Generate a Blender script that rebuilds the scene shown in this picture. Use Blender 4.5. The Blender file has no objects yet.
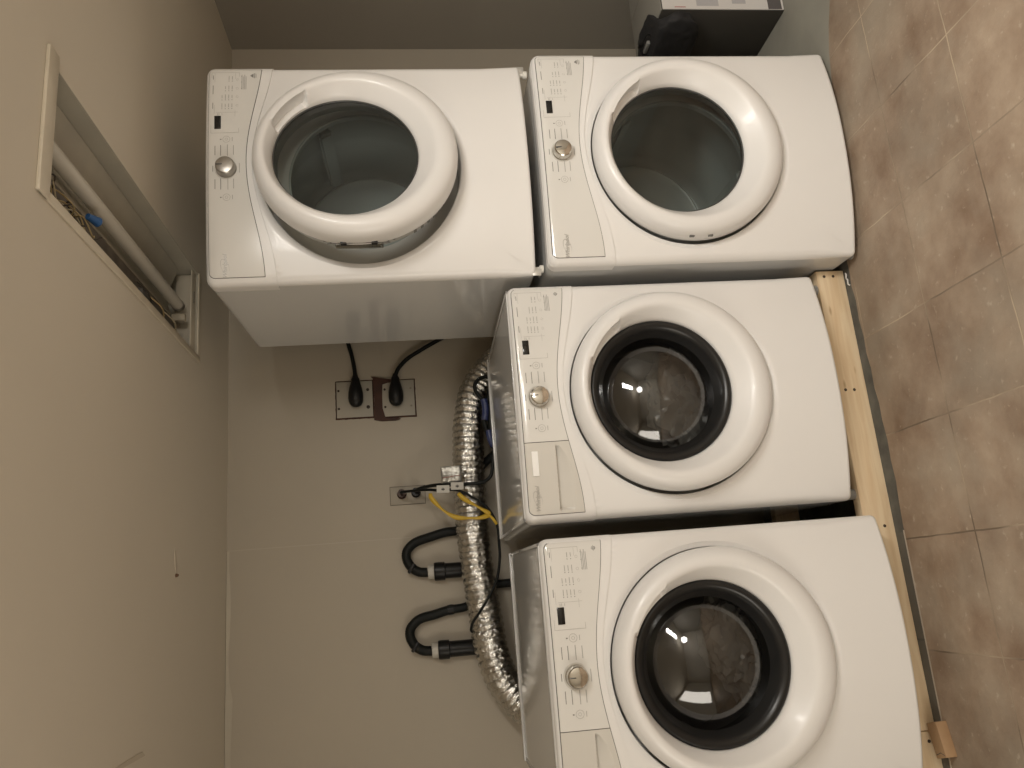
import bpy, bmesh, math, random
from math import sin, cos, pi, sqrt, radians as R
from mathutils import Vector, Matrix, noise

S = bpy.context.scene
COL = S.collection

# ------------------------------------------------------------------ camera
# the phone was held on its side: the photo's right edge is the room's floor side
YAW, PITCH, ROLL, FPX = 0.2635, -0.1201, -0.0519, 802.84
cam_d = bpy.data.cameras.new('camera')
cam = bpy.data.objects.new('camera', cam_d)
COL.objects.link(cam)
S.camera = cam
_f = Vector((sin(YAW) * cos(PITCH), cos(YAW) * cos(PITCH), sin(PITCH)))
_r = Vector((cos(YAW), -sin(YAW), 0))
_u = _r.cross(_f)
_r2 = cos(ROLL) * _r + sin(ROLL) * _u
_u2 = -sin(ROLL) * _r + cos(ROLL) * _u
_m = Matrix((-_u2, _r2, -_f)).transposed().to_4x4()
_m.translation = Vector((-0.3004, -2.9868, 1.3572))
cam.matrix_world = _m
cam_d.sensor_width = 36.0
cam_d.lens = FPX / 1024 * 36.0
cam_d.clip_start = 0.02

# ------------------------------------------------------------------ light, world, exposure
wd = bpy.data.worlds.new('world')
S.world = wd
wd.use_nodes = True
wd.node_tree.nodes['Background'].inputs[0].default_value = (0.5, 0.47, 0.42, 1)
wd.node_tree.nodes['Background'].inputs[1].default_value = 0.1


def area(name, loc, rot, sx, sy, power, col):
    d = bpy.data.lights.new(name, 'AREA')
    d.shape = 'RECTANGLE'
    d.size, d.size_y = sx, sy
    d.energy = power
    d.color = col
    o = bpy.data.objects.new(name, d)
    COL.objects.link(o)
    o.location = loc
    o.rotation_euler = rot
    return o


area('ceiling_tube_light', (1.05, -3.0, 2.06), (0, 0, 0), 0.28, 1.15, 42, (1.0, 0.96, 0.90))
area('doorway_light', (-2.62, -2.95, 1.05), (R(90), 0, R(-90)), 1.0, 1.7, 26, (1.0, 0.93, 0.82))
_b = bpy.data.lights.new('ceiling_fill_point', 'POINT')       # added fill lamp behind the camera, lifts ceiling and walls
_b.energy = 34
_b.color = (1.0, 0.95, 0.88)
_b.shadow_soft_size = 0.22
_bo = bpy.data.objects.new('ceiling_fill_point', _b)
COL.objects.link(_bo)
_bo.location = (0.9, -3.9, 1.62)

vs = S.view_settings
vs.view_transform = 'Standard'
vs.look = 'None'
vs.gamma = 1
vs.exposure = 0.2
vs.use_curve_mapping = False

# ------------------------------------------------------------------ materials
MATS = {}


def mat(name, col, rough=0.5, metal=0.0, spec=0.5, coat=0.0, bump=None, var=None, emit=None):
    """bump=(scale, strength, distance)   var=(scale, other colour, amount)"""
    if name in MATS:
        return MATS[name]
    m = bpy.data.materials.new(name)
    m.use_nodes = True
    nt = m.node_tree
    b = nt.nodes['Principled BSDF']
    b.inputs['Base Color'].default_value = (*col, 1)
    b.inputs['Roughness'].default_value = rough
    b.inputs['Metallic'].default_value = metal
    b.inputs['Specular IOR Level'].default_value = spec
    b.inputs['Coat Weight'].default_value = coat
    b.inputs['Coat Roughness'].default_value = 0.08
    tc = nt.nodes.new('ShaderNodeTexCoord')
    if var:
        n = nt.nodes.new('ShaderNodeTexNoise')
        n.inputs['Scale'].default_value = var[0]
        n.inputs['Detail'].default_value = 4
        nt.links.new(tc.outputs['Object'], n.inputs['Vector'])
        rp = nt.nodes.new('ShaderNodeValToRGB')
        rp.color_ramp.elements[0].position = 0.35
        rp.color_ramp.elements[1].position = 0.65
        rp.color_ramp.elements[0].color = (*col, 1)
        k = var[2]
        rp.color_ramp.elements[1].color = (*[a * (1 - k) + c * k for a, c in zip(col, var[1])], 1)
        nt.links.new(n.outputs['Fac'], rp.inputs['Fac'])
        nt.links.new(rp.outputs['Color'], b.inputs['Base Color'])
    if bump:
        n = nt.nodes.new('ShaderNodeTexNoise')
        n.inputs['Scale'].default_value = bump[0]
        n.inputs['Detail'].default_value = 5
        nt.links.new(tc.outputs['Object'], n.inputs['Vector'])
        bp = nt.nodes.new('ShaderNodeBump')
        bp.inputs['Strength'].default_value = bump[1]
        bp.inputs['Distance'].default_value = bump[2]
        nt.links.new(n.outputs['Fac'], bp.inputs['Height'])
        nt.links.new(bp.outputs['Normal'], b.inputs['Normal'])
    MATS[name] = m
    return m


def glass_mat(name, tint, refl=0.12, rough=0.03):
    """thin tinted pane: tinted see-through mixed with a mirror-like surface by Fresnel"""
    m = bpy.data.materials.new(name)
    m.use_nodes = True
    nt = m.node_tree
    nt.nodes.clear()
    out = nt.nodes.new('ShaderNodeOutputMaterial')
    mix = nt.nodes.new('ShaderNodeMixShader')
    tr = nt.nodes.new('ShaderNodeBsdfTransparent')
    gl = nt.nodes.new('ShaderNodeBsdfGlossy')
    lw = nt.nodes.new('ShaderNodeFresnel')
    ad = nt.nodes.new('ShaderNodeMath')
    ad.operation = 'ADD'
    ad.inputs[1].default_value = refl
    lw.inputs['IOR'].default_value = 1.45
    tr.inputs['Color'].default_value = (*tint, 1)
    gl.inputs['Roughness'].default_value = rough
    gl.inputs['Color'].default_value = (0.9, 0.9, 0.9, 1)
    nt.links.new(lw.outputs[0], ad.inputs[0])
    nt.links.new(ad.outputs[0], mix.inputs[0])
    nt.links.new(tr.outputs[0], mix.inputs[1])
    nt.links.new(gl.outputs[0], mix.inputs[2])
    nt.links.new(mix.outputs[0], out.inputs['Surface'])
    return m


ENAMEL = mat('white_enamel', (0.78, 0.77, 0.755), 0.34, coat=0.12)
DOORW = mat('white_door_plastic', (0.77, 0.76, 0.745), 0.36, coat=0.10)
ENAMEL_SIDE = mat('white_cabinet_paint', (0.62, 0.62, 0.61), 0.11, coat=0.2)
PANEL = mat('console_plastic', (0.71, 0.70, 0.67), 0.16, coat=0.6)
DRAWER = mat('drawer_plastic', (0.63, 0.61, 0.565), 0.22, coat=0.4)
SEAM = mat('seam_shadow_gap', (0.09, 0.085, 0.08), 0.7)
INK = mat('printed_ink', (0.22, 0.215, 0.2), 0.6)
INKL = mat('printed_ink_light', (0.36, 0.35, 0.33), 0.6)
SILVER_INK = mat('silver_logo', (0.42, 0.41, 0.39), 0.3, metal=0.5)
CHROME = mat('chrome', (0.62, 0.60, 0.56), 0.12, metal=1.0)
SATIN = mat('satin_silver', (0.42, 0.40, 0.37), 0.32, metal=0.9)
BLACKGLOSS = mat('black_display', (0.012, 0.012, 0.012), 0.1)
LINER = mat('grey_liner', (0.36, 0.36, 0.34), 0.45)
DRUM = mat('drum_coating', (0.40, 0.44, 0.43), 0.25, spec=0.7)
DRUMBACK = mat('drum_back_coating', (0.50, 0.54, 0.53), 0.28)
STEEL = mat('stainless_drum', (0.20, 0.20, 0.195), 0.3, metal=0.9, bump=(60, 0.3, 0.002))
DARKTRIM = mat('dark_door_trim', (0.016, 0.016, 0.016), 0.28, spec=0.35)
LINT = mat('lint_grille', (0.05, 0.05, 0.05), 0.5)
PAPER = mat('white_paper', (0.92, 0.92, 0.9), 0.6)
BLACKPL = mat('black_plastic', (0.008, 0.008, 0.008), 0.38, spec=0.3)
BLACKRB = mat('black_rubber', (0.008, 0.009, 0.008), 0.5, spec=0.2)
FOIL = mat('aluminium_foil', (0.64, 0.63, 0.60), 0.2, metal=1.0, bump=(50, 0.85, 0.010))
PINE = None
GLASS_D = glass_mat('dryer_door_glass', (0.64, 0.68, 0.67), 0.02)
GLASS_W = glass_mat('washer_door_glass', (0.40, 0.40, 0.39), 0.07, 0.05)


def plaster(name, col, blotch, amount, bump=0.12):
    return mat(name, col, 0.62, bump=(90, bump, 0.002), var=(1.6, blotch, amount), spec=0.3)


WALLM = plaster('taupe_wall_paint', (0.42, 0.375, 0.305), (0.385, 0.345, 0.285), 0.5)
WALLR = plaster('taupe_side_wall_paint', (0.36, 0.335, 0.29), (0.33, 0.31, 0.27), 0.5)
CEILM = plaster('beige_ceiling_paint', (0.68, 0.625, 0.53), (0.64, 0.59, 0.50), 0.5)
WALLU = plaster('off_white_wall_paint', (0.72, 0.68, 0.60), (0.68, 0.64, 0.56), 0.5)
JOINT = mat('joint_compound', (0.50, 0.46, 0.38), 0.8, bump=(60, 0.3, 0.003), var=(9, (0.42, 0.38, 0.31), 0.7))
CONC = mat('bare_concrete', (0.075, 0.073, 0.064), 0.85, bump=(70, 0.35, 0.004), var=(14, (0.15, 0.145, 0.125), 0.8))
APRON = mat('pale_grey_slab', (0.30, 0.29, 0.245), 0.75, bump=(50, 0.2, 0.003), var=(5, (0.25, 0.24, 0.205), 0.8))  # paler grey than the concrete strip by the lumber
TILE_SAND = mat('pale_grout', (0.46, 0.40, 0.33), 0.8, bump=(150, 0.4, 0.002))


def tile_material():
    m = bpy.data.materials.new('stone_look_floor_tile')
    m.use_nodes = True
    nt = m.node_tree
    N, Lk = nt.nodes, nt.links
    b = N['Principled BSDF']
    b.inputs['Roughness'].default_value = 0.62
    b.inputs['Specular IOR Level'].default_value = 0.3
    tc = N.new('ShaderNodeTexCoord')
    mp = N.new('ShaderNodeMapping')
    mp.vector_type = 'TEXTURE'
    mp.inputs['Location'].default_value = (0.6702, -1.108, 0)
    mp.inputs['Rotation'].default_value = (0, 0, -0.0094)
    Lk.new(tc.outputs['Object'], mp.inputs['Vector'])
    # slight wobble of the joints
    nw = N.new('ShaderNodeTexNoise')
    nw.inputs['Scale'].default_value = 9
    Lk.new(tc.outputs['Object'], nw.inputs['Vector'])
    sub = N.new('ShaderNodeVectorMath')
    sub.operation = 'SUBTRACT'
    sub.inputs[1].default_value = (0.5, 0.5, 0.5)
    Lk.new(nw.outputs['Color'], sub.inputs[0])
    scl = N.new('ShaderNodeVectorMath')
    scl.operation = 'SCALE'
    scl.inputs['Scale'].default_value = 0.008
    Lk.new(sub.outputs[0], scl.inputs[0])
    add = N.new('ShaderNodeVectorMath')
    Lk.new(mp.outputs[0], add.inputs[0])
    Lk.new(scl.outputs[0], add.inputs[1])
    br = N.new('ShaderNodeTexBrick')
    br.offset = 0
    br.squash = 1
    br.inputs['Scale'].default_value = 1
    br.inputs['Brick Width'].default_value = 0.2997
    br.inputs['Row Height'].default_value = 0.2997
    br.inputs['Mortar Size'].default_value = 0.0023
    br.inputs['Mortar Smooth'].default_value = 0.25
    br.inputs['Bias'].default_value = 0
    br.inputs['Color1'].default_value = (0.0, 0.0, 0.0, 1)
    br.inputs['Color2'].default_value = (1.0, 1.0, 1.0, 1)
    Lk.new(add.outputs[0], br.inputs['Vector'])

    def noise_ramp(scale, detail, lo, hi, c0, c1, rough=0.6):
        n = N.new('ShaderNodeTexNoise')
        n.inputs['Scale'].default_value = scale
        n.inputs['Detail'].default_value = detail
        n.inputs['Roughness'].default_value = rough
        Lk.new(tc.outputs['Object'], n.inputs['Vector'])
        r = N.new('ShaderNodeValToRGB')
        r.color_ramp.elements[0].position = lo
        r.color_ramp.elements[1].position = hi
        r.color_ramp.elements[0].color = c0
        r.color_ramp.elements[1].color = c1
        Lk.new(n.outputs['Fac'], r.inputs['Fac'])
        return n, r

    n1, base = noise_ramp(5.5, 5, 0.33, 0.68, (0.240, 0.165, 0.112, 1), (0.415, 0.325, 0.240, 1))
    n2, grey = noise_ramp(3.1, 3, 0.45, 0.7, (0, 0, 0, 1), (0.6, 0.6, 0.6, 1))
    mx = N.new('ShaderNodeMixRGB')
    mx.inputs[2].default_value = (0.35, 0.305, 0.24, 1)
    Lk.new(grey.outputs['Color'], mx.inputs[0])
    Lk.new(base.outputs['Color'], mx.inputs[1])
    # fine light flecks
    n3, fleck = noise_ramp(38, 3, 0.62, 0.75, (0, 0, 0, 1), (0.45, 0.45, 0.45, 1))
    mx2 = N.new('ShaderNodeMixRGB')
    mx2.inputs[2].default_value = (0.60, 0.51, 0.40, 1)
    Lk.new(fleck.outputs['Color'], mx2.inputs[0])
    Lk.new(mx.outputs[0], mx2.inputs[1])
    # per tile brightness
    hs = N.new('ShaderNodeMixRGB')
    hs.blend_type = 'MULTIPLY'
    hs.inputs[0].default_value = 0.12
    Lk.new(mx2.outputs[0], hs.inputs[1])
    Lk.new(br.outputs['Color'], hs.inputs[2])
    # grout: pale in most places, dark in some
    n4, gr = noise_ramp(2.7, 2, 0.40, 0.60, (0.16, 0.12, 0.085, 1), (0.45, 0.36, 0.26, 1))
    mx3 = N.new('ShaderNodeMixRGB')
    Lk.new(br.outputs['Fac'], mx3.inputs[0])
    Lk.new(hs.outputs[0], mx3.inputs[1])
    Lk.new(gr.outputs['Color'], mx3.inputs[2])
    Lk.new(mx3.outputs[0], b.inputs['Base Color'])
    bp = N.new('ShaderNodeBump')
    bp.inputs['Strength'].default_value = 0.5
    bp.inputs['Distance'].default_value = 0.004
    inv = N.new('ShaderNodeMath')
    inv.operation = 'MULTIPLY_ADD'
    inv.inputs[1].default_value = -1.2
    Lk.new(br.outputs['Fac'], inv.inputs[0])
    Lk.new(n3.outputs['Fac'], inv.inputs[2])
    Lk.new(inv.outputs[0], bp.inputs['Height'])
    Lk.new(bp.outputs['Normal'], b.inputs['Normal'])
    return m


TILEM = tile_material()


def pine_material():
    m = bpy.data.materials.new('pine_lumber')
    m.use_nodes = True
    nt = m.node_tree
    N, Lk = nt.nodes, nt.links
    b = N['Principled BSDF']
    b.inputs['Roughness'].default_value = 0.6
    tc = N.new('ShaderNodeTexCoord')
    mp = N.new('ShaderNodeMapping')
    mp.inputs['Scale'].default_value = (1.2, 18, 18)
    Lk.new(tc.outputs['Object'], mp.inputs['Vector'])
    n = N.new('ShaderNodeTexNoise')
    n.inputs['Scale'].default_value = 3
    n.inputs['Detail'].default_value = 4
    n.inputs['Distortion'].default_value = 0.8
    Lk.new(mp.outputs[0], n.inputs['Vector'])
    r = N.new('ShaderNodeValToRGB')
    r.color_ramp.elements[0].position = 0.35
    r.color_ramp.elements[1].position = 0.62
    r.color_ramp.elements[0].color = (0.70, 0.525, 0.33, 1)
    r.color_ramp.elements[1].color = (0.80, 0.645, 0.44, 1)
    Lk.new(n.outputs['Fac'], r.inputs['Fac'])
    v = N.new('ShaderNodeTexVoronoi')
    mp2 = N.new('ShaderNodeMapping')
    mp2.inputs['Scale'].default_value = (6.5, 22, 22)
    Lk.new(tc.outputs['Object'], mp2.inputs['Vector'])
    Lk.new(mp2.outputs[0], v.inputs['Vector'])
    v.inputs['Scale'].default_value = 1
    r2 = N.new('ShaderNodeValToRGB')
    r2.color_ramp.elements[0].position = 0.03
    r2.color_ramp.elements[1].position = 0.13
    r2.color_ramp.elements[0].color = (0.9, 0.9, 0.9, 1)
    r2.color_ramp.elements[1].color = (0, 0, 0, 1)
    Lk.new(v.outputs['Distance'], r2.inputs['Fac'])
    mx = N.new('ShaderNodeMixRGB')
    mx.inputs[2].default_value = (0.42, 0.27, 0.14, 1)
    Lk.new(r2.outputs['Color'], mx.inputs[0])
    Lk.new(r.outputs['Color'], mx.inputs[1])
    Lk.new(mx.outputs[0], b.inputs['Base Color'])
    return m


PINE = pine_material()


# ------------------------------------------------------------------ helpers
def tag(o, label=None, cat=None, group=None, kind=None):
    if label:
        o['label'] = label
    if cat:
        o['category'] = cat
    if group:
        o['group'] = group
    if kind:
        o['kind'] = kind
    return o


def link(name, me, material=None, parent=None, smooth=True, angle=35):
    o = bpy.data.objects.new(name, me)
    COL.objects.link(o)
    if material is not None:
        for mm in (material if isinstance(material, (list, tuple)) else [material]):
            me.materials.append(mm)
    if smooth:
        me.polygons.foreach_set('use_smooth', [True] * len(me.polygons))
        if angle is not None:
            try:
                me.set_sharp_from_angle(angle=R(angle))
            except Exception:
                pass
    if parent is not None:
        o.parent = parent
    return o


def mesh(name, V, F, material=None, parent=None, smooth=True, angle=35, fix=False):
    me = bpy.data.meshes.new(name)
    me.from_pydata([tuple(v) for v in V], [], F)
    me.validate()
    if fix:
        bm = bmesh.new()
        bm.from_mesh(me)
        bmesh.ops.remove_doubles(bm, verts=bm.verts, dist=1e-6)
        bmesh.ops.recalc_face_normals(bm, faces=bm.faces)
        bm.to_mesh(me)
        bm.free()
    me.update()
    return link(name, me, material, parent, smooth, angle)


def empty(name, loc, rz=0.0):
    o = bpy.data.objects.new(name, None)
    COL.objects.link(o)
    o.location = loc
    o.rotation_euler = (0, 0, rz)
    o.empty_display_size = 0.1
    return o


class MB:
    """collects boxes and other shapes in one bmesh"""

    def __init__(self):
        self.bm = bmesh.new()

    def box(self, x0, x1, y0, y1, z0, z1, bev=0.0, M=None, seg=2):
        t = bmesh.new()
        bmesh.ops.create_cube(t, size=1)
        for v in t.verts:
            v.co = Vector(((x0 + x1) / 2 + v.co.x * (x1 - x0), (y0 + y1) / 2 + v.co.y * (y1 - y0), (z0 + z1) / 2 + v.co.z * (z1 - z0)))
        if bev > 0:
            bmesh.ops.bevel(t, geom=list(t.edges), offset=bev, segments=seg, affect='EDGES', profile=0.5)
        self.add(t, M)
        return self

    def add(self, t, M=None):
        if M is not None:
            t.transform(M)
        me = bpy.data.meshes.new('tmp')
        t.to_mesh(me)
        t.free()
        self.bm.from_mesh(me)
        bpy.data.meshes.remove(me)

    def raw(self, V, F):
        vs_ = [self.bm.verts.new(v) for v in V]
        for f in F:
            try:
                self.bm.faces.new([vs_[i] for i in f])
            except ValueError:
                pass
        return self

    def build(self, name, material, parent=None, smooth=True, angle=35):
        me = bpy.data.meshes.new(name)
        bmesh.ops.recalc_face_normals(self.bm, faces=self.bm.faces)
        self.bm.to_mesh(me)
        self.bm.free()
        return link(name, me, material, parent, smooth, angle)


def spline(pts, n):
    """Catmull-Rom through pts, n points per span"""
    P = [Vector(p) for p in pts]
    P = [P[0] * 2 - P[1]] + P + [P[-1] * 2 - P[-2]]
    out = []
    for i in range(1, len(P) - 2):
        a, b, c, d = P[i - 1:i + 3]
        for k in range(n):
            t = k / n
            out.append(0.5 * ((2 * b) + (c - a) * t + (2 * a - 5 * b + 4 * c - d) * t * t + (3 * b - 3 * c + d - a) * t ** 3))
    out.append(P[-2].copy())
    return out


def resample(path, step):
    L = [0]
    for a, b in zip(path, path[1:]):
        L.append(L[-1] + (b - a).length)
    n = max(2, int(L[-1] / step))
    out = []
    j = 0
    for i in range(n + 1):
        s = L[-1] * i / n
        while j < len(L) - 2 and L[j + 1] < s:
            j += 1
        t = (s - L[j]) / max(1e-9, L[j + 1] - L[j])
        out.append(path[j].lerp(path[j + 1], t))
    return out


def tube_geo(path, rad, seg=12, caps=True, wob=None):
    """rad: number or function(i, s)"""
    V, F = [], []
    t0 = (path[1] - path[0]).normalized()
    up = Vector((0, 0, 1)) if abs(t0.z) < 0.9 else Vector((1, 0, 0))
    nrm = t0.cross(up).normalized()
    s = 0
    for i, p in enumerate(path):
        a = path[max(0, i - 1)]
        b = path[min(len(path) - 1, i + 1)]
        t = (b - a).normalized()
        nrm = (nrm - t * nrm.dot(t)).normalized()
        bn = t.cross(nrm)
        if i:
            s += (path[i] - path[i - 1]).length
        r = rad(i, s) if callable(rad) else rad
        for k in range(seg):
            th = 2 * pi * k / seg
            rr = r * (1 + (wob(i, th, p) if wob else 0))
            V.append(p + nrm * (cos(th) * rr) + bn * (sin(th) * rr))
    n = len(path)
    for i in range(n - 1):
        for k in range(seg):
            k2 = (k + 1) % seg
            F.append((i * seg + k, i * seg + k2, (i + 1) * seg + k2, (i + 1) * seg + k))
    if caps:
        F.append(tuple(reversed(range(seg))))
        F.append(tuple((n - 1) * seg + k for k in range(seg)))
    return V, F


def tube(name, pts, rad, material, parent=None, seg=12, n=8, caps=True, angle=50):
    V, F = tube_geo(spline(pts, n), rad, seg, caps)
    return mesh(name, V, F, material, parent, True, angle, fix=True)


def lathe_y(profile, n=96, mod=None, close=False):
    """profile: (r, p, dz): ring of radius r around the local Y axis, p = distance towards -Y, dz lifts the ring"""
    V, F = [], []
    for j, q in enumerate(profile):
        r, p = q[0], q[1]
        dz = q[2] if len(q) > 2 else 0
        for k in range(n):
            th = 2 * pi * k / n
            rr, pp = mod(j, th, r, p) if mod else (r, p)
            V.append((rr * sin(th), -pp, rr * cos(th) + dz))
    m = len(profile)
    for j in range(m - 1 + (1 if close else 0)):
        j2 = (j + 1) % m
        for k in range(n):
            k2 = (k + 1) % n
            F.append((j * n + k, j * n + k2, j2 * n + k2, j2 * n + k))
    return V, F


# ------------------------------------------------------------------ the room
YB, XR, ZC = 0.14, 2.135, 2.082
XL, YF = -2.7, -5.0
HX0, HX1, HY0, HY1 = 0.575, 0.872, -1.44, -0.31      # hole of the recessed light


def quadslab(name, quads, m, kind='structure'):
    V, F = [], []
    for q in quads:
        k = len(V)
        V += q
        F.append(tuple(range(k, k + len(q))))
    o = mesh(name, V, F, m, None, False)
    return tag(o, kind=kind)


def boxobj(name, b, m, parent=None, bev=0.0):
    mb = MB()
    mb.box(*b, bev=bev)
    return mb.build(name, m, parent, smooth=bev > 0)


tag(boxobj('wall_back', (XL - .1, XR + .1, YB, YB + .1, -.1, ZC + .1), WALLM), kind='structure')
tag(boxobj('wall_right', (XR, XR + .1, YF, YB, -.1, ZC + .1), WALLR), kind='structure')
tag(boxobj('wall_left', (XL - .1, XL, YF, YB, -.1, ZC + .1), WALLU), kind='structure')
tag(boxobj('wall_front', (XL - .1, XR + .1, YF - .1, YF, -.1, ZC + .1), WALLU), kind='structure')
mb = MB()
mb.box(XL, HX0, YF, YB, ZC, ZC + .1)
mb.box(HX1, XR, YF, YB, ZC, ZC + .1)
mb.box(HX0, HX1, YF, HY0, ZC, ZC + .1)
mb.box(HX0, HX1, HY1, YB, ZC, ZC + .1)
tag(mb.build('ceiling', CEILM, smooth=False), kind='structure')

# tiled floor with a broken back edge, bare concrete behind it
ZCN = -0.002
tag(boxobj('floor', (XL, XR, YF, YB, ZCN - .1, ZCN), CONC), kind='structure')
edge = [(XR, -1.10), (1.60, -1.03), (1.44, -0.99), (1.37, -0.955), (1.30, -0.93), (1.15, -0.90), (1.0, -0.86), (0.86, -0.83), (0.74, -0.80),
        (0.66, -0.79), (0.60, -0.794), (0.55, -0.789), (0.50, -0.797), (0.44, -0.793), (0.38, -0.799), (0.33, -0.796), (0.28, -0.803),
        (0.22, -0.800), (0.17, -0.808), (0.12, -0.806), (0.06, -0.812), (0.0, -0.808), (-0.06, -0.812), (-0.12, -0.806), (-0.19, -0.802),
        (-0.20, -0.803), (-1.4, -0.7917), (XL, -0.779)]
n = len(edge)
V = [(x, y, 0) for x, y in edge] + [(x, y, ZCN) for x, y in edge] + [(XL, YF, 0), (XR, YF, 0)]
F = [(i, i + 1, n + i + 1, n + i) for i in range(n - 1)]
F.append(tuple(range(n)) + (2 * n, 2 * n + 1))
tiles = mesh('floor', V, F, TILEM, None, False, fix=True)
tag(tiles, kind='structure')
tag(mesh('floor', [(1.02, YB, ZCN + .0006), (1.02, -1.15, ZCN + .0006), (XR, -1.15, ZCN + .0006), (XR, YB, ZCN + .0006), (1.02, YB, ZCN - .02), (1.02, -1.15, ZCN - .02), (XR, -1.15, ZCN - .02), (XR, YB, ZCN - .02)],
         [(0, 1, 2, 3), (4, 7, 6, 5), (0, 4, 5, 1), (1, 5, 6, 2), (2, 6, 7, 3), (3, 7, 4, 0)], APRON, None, False, fix=True), kind='structure')
# narrow strip of cut grey tile beyond the pale joint, next to the lumber
STRIP = mat('cut_tile_strip', (0.135, 0.125, 0.105), 0.7, bump=(80, 0.4, 0.003), var=(9, (0.10, 0.095, 0.082), 0.8))
V, F = [], []
for k, (xa, xb) in enumerate(((-0.205, -0.497), (-0.503, -0.80), (-0.806, -1.10), (-1.106, -1.4))):
    i = len(V)
    ya = lambda x: -0.797 - 0.0094 * (x + .2)
    V += [(xa, ya(xa), -.001), (xb, ya(xb), -.001), (xb, -.757, -.001), (xa, -.757, -.001),
          (xa, ya(xa), ZCN), (xb, ya(xb), ZCN), (xb, -.757, ZCN), (xa, -.757, ZCN)]
    F += [(i, i + 1, i + 2, i + 3), (i, i + 4, i + 5, i + 1), (i + 1, i + 5, i + 6, i + 2), (i + 3, i + 2, i + 6, i + 7), (i, i + 3, i + 7, i + 4)]
tag(mesh('trim_1', V, F, STRIP, None, False, fix=True), kind='structure')
tag(mesh('trim_2', [(-.2, -.803, ZCN), (-1.4, -.7917, ZCN), (-1.4, -.7857, ZCN), (-.2, -.797, ZCN), (-.2, -.803, .0004), (-1.4, -.7917, .0004), (-1.4, -.7857, .0004), (-.2, -.797, .0004)],
         [(4, 5, 6, 7), (0, 1, 5, 4), (1, 2, 6, 5), (2, 3, 7, 6), (3, 0, 4, 7)], TILE_SAND, None, False, fix=True), kind='structure')

tag(mesh('trim_6', [(-.0385, YB - .0006, 1.05), (-.0415, YB - .0006, 1.05), (-.0435, YB - .0006, ZC), (-.0405, YB - .0006, ZC), (-.0385, YB, 1.05), (-.0415, YB, 1.05), (-.0435, YB, ZC), (-.0405, YB, ZC)],
         [(0, 1, 2, 3), (0, 4, 5, 1), (2, 6, 7, 3), (1, 5, 6, 2), (3, 7, 4, 0)], plaster('joint_tape_paint', (0.46, 0.415, 0.345), (0.43, 0.385, 0.32), 0.5), None, False, fix=True), kind='structure')
# joint compound on the wall/ceiling corner, plaster smears
V, F = [], []
random.seed(3)
N_ = 40
for i in range(N_ + 1):
    x = -0.045 - i * (2.3 / N_)
    w = 0.014 + 0.010 * noise.noise(Vector((x * 6, 0, 0))) + (0.008 if i > 8 else 0)
    V += [(x, YB - .0015, ZC - .001), (x, YB - .0015, ZC - .001 - w), (x, YB - .0012 - .004, ZC - .0015)]
for i in range(N_):
    a = 3 * i
    F += [(a, a + 1, a + 4, a + 3), (a, a + 3, a + 5, a + 2)]
tag(mesh('trim_3', V, F, JOINT, None, False), kind='structure')


def smear(name, pts, z, m=JOINT, up=False):
    V = [(x, y, z) for x, y in pts]
    V += [(x, y, z + .002) for x, y in pts]
    k = len(pts)
    F = [tuple(range(k)), tuple(reversed(range(k, 2 * k)))] + [(i, (i + 1) % k, k + (i + 1) % k, k + i) for i in range(k)]
    return tag(mesh(name, V, F, m, None, False, fix=True), kind='structure')


PATCHM = mat('ceiling_plaster_smear', (0.56, 0.50, 0.41), 0.8, bump=(60, 0.3, 0.002))
smear('trim_4', [(-0.592, -0.72), (-0.604, -0.70), (-0.606, -0.90), (-0.63, -1.05), (-0.60, -1.02)], ZC - .0015, PATCHM)
smear('trim_5', [(-0.085, -0.500), (-0.135, -0.487), (-0.150, -0.476), (-0.150, -0.470), (-0.120, -0.472), (-0.075, -0.492)], ZC - .0015, PATCHM)
nl = MB()
bm = bmesh.new()
bmesh.ops.create_cone(bm, cap_ends=True, segments=14, radius1=0.003, radius2=0.006, depth=0.008)
nl.add(bm, Matrix.Translation((-0.152, -0.480, ZC - .0045)))
tag(nl.build('ceiling_nail', mat('rusty_nail', (0.12, 0.06, 0.03), 0.6)), 'small rusty nail head in the bare ceiling beside a pale plaster streak', 'nail')

# ------------------------------------------------------------------ machines
W2_ = 0.343
HM = 0.94
CZ = 0.495
RF = 0.022


def sdf(X, Z, H, r):
    """distance inside the rounded-rect outline (positive inside)"""
    if Z < H / 2:
        r = 0.014
    qx = abs(X) - (W2_ - r)
    qz = abs(Z - H / 2) - (H / 2 - r)
    return -(sqrt(max(qx, 0) ** 2 + max(qz, 0) ** 2) + min(max(qx, qz), 0) - r)


def bow(X, Z):
    b = 0.052 + (0.018 - 0.052) * max(0, min(1, Z / HM))
    return b * (1 - abs(min(1, abs(X) / W2_)) ** 2.2)


def fy(X, Z, H=HM):
    d = sdf(X, Z, H, 0.026)
    drop = 0.0
    rf = RF if Z > 0.12 else RF * (0.45 + 0.55 * max(0, Z) / 0.12)
    if d < rf:
        drop = rf - sqrt(max(0, rf * rf - (rf - max(0, d)) ** 2))
    return bow(X, Z) - drop


def lipz(X):
    return 0.745 + 0.061 * cos(pi * min(.5, max(-.5, (X - .02) / (2 * W2_) * .96))) ** 2


def panz(X):
    return 0.776 + 0.046 * cos(pi * min(.5, max(-.5, (X - .02) / (2 * W2_) * .96))) ** 2


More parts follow.
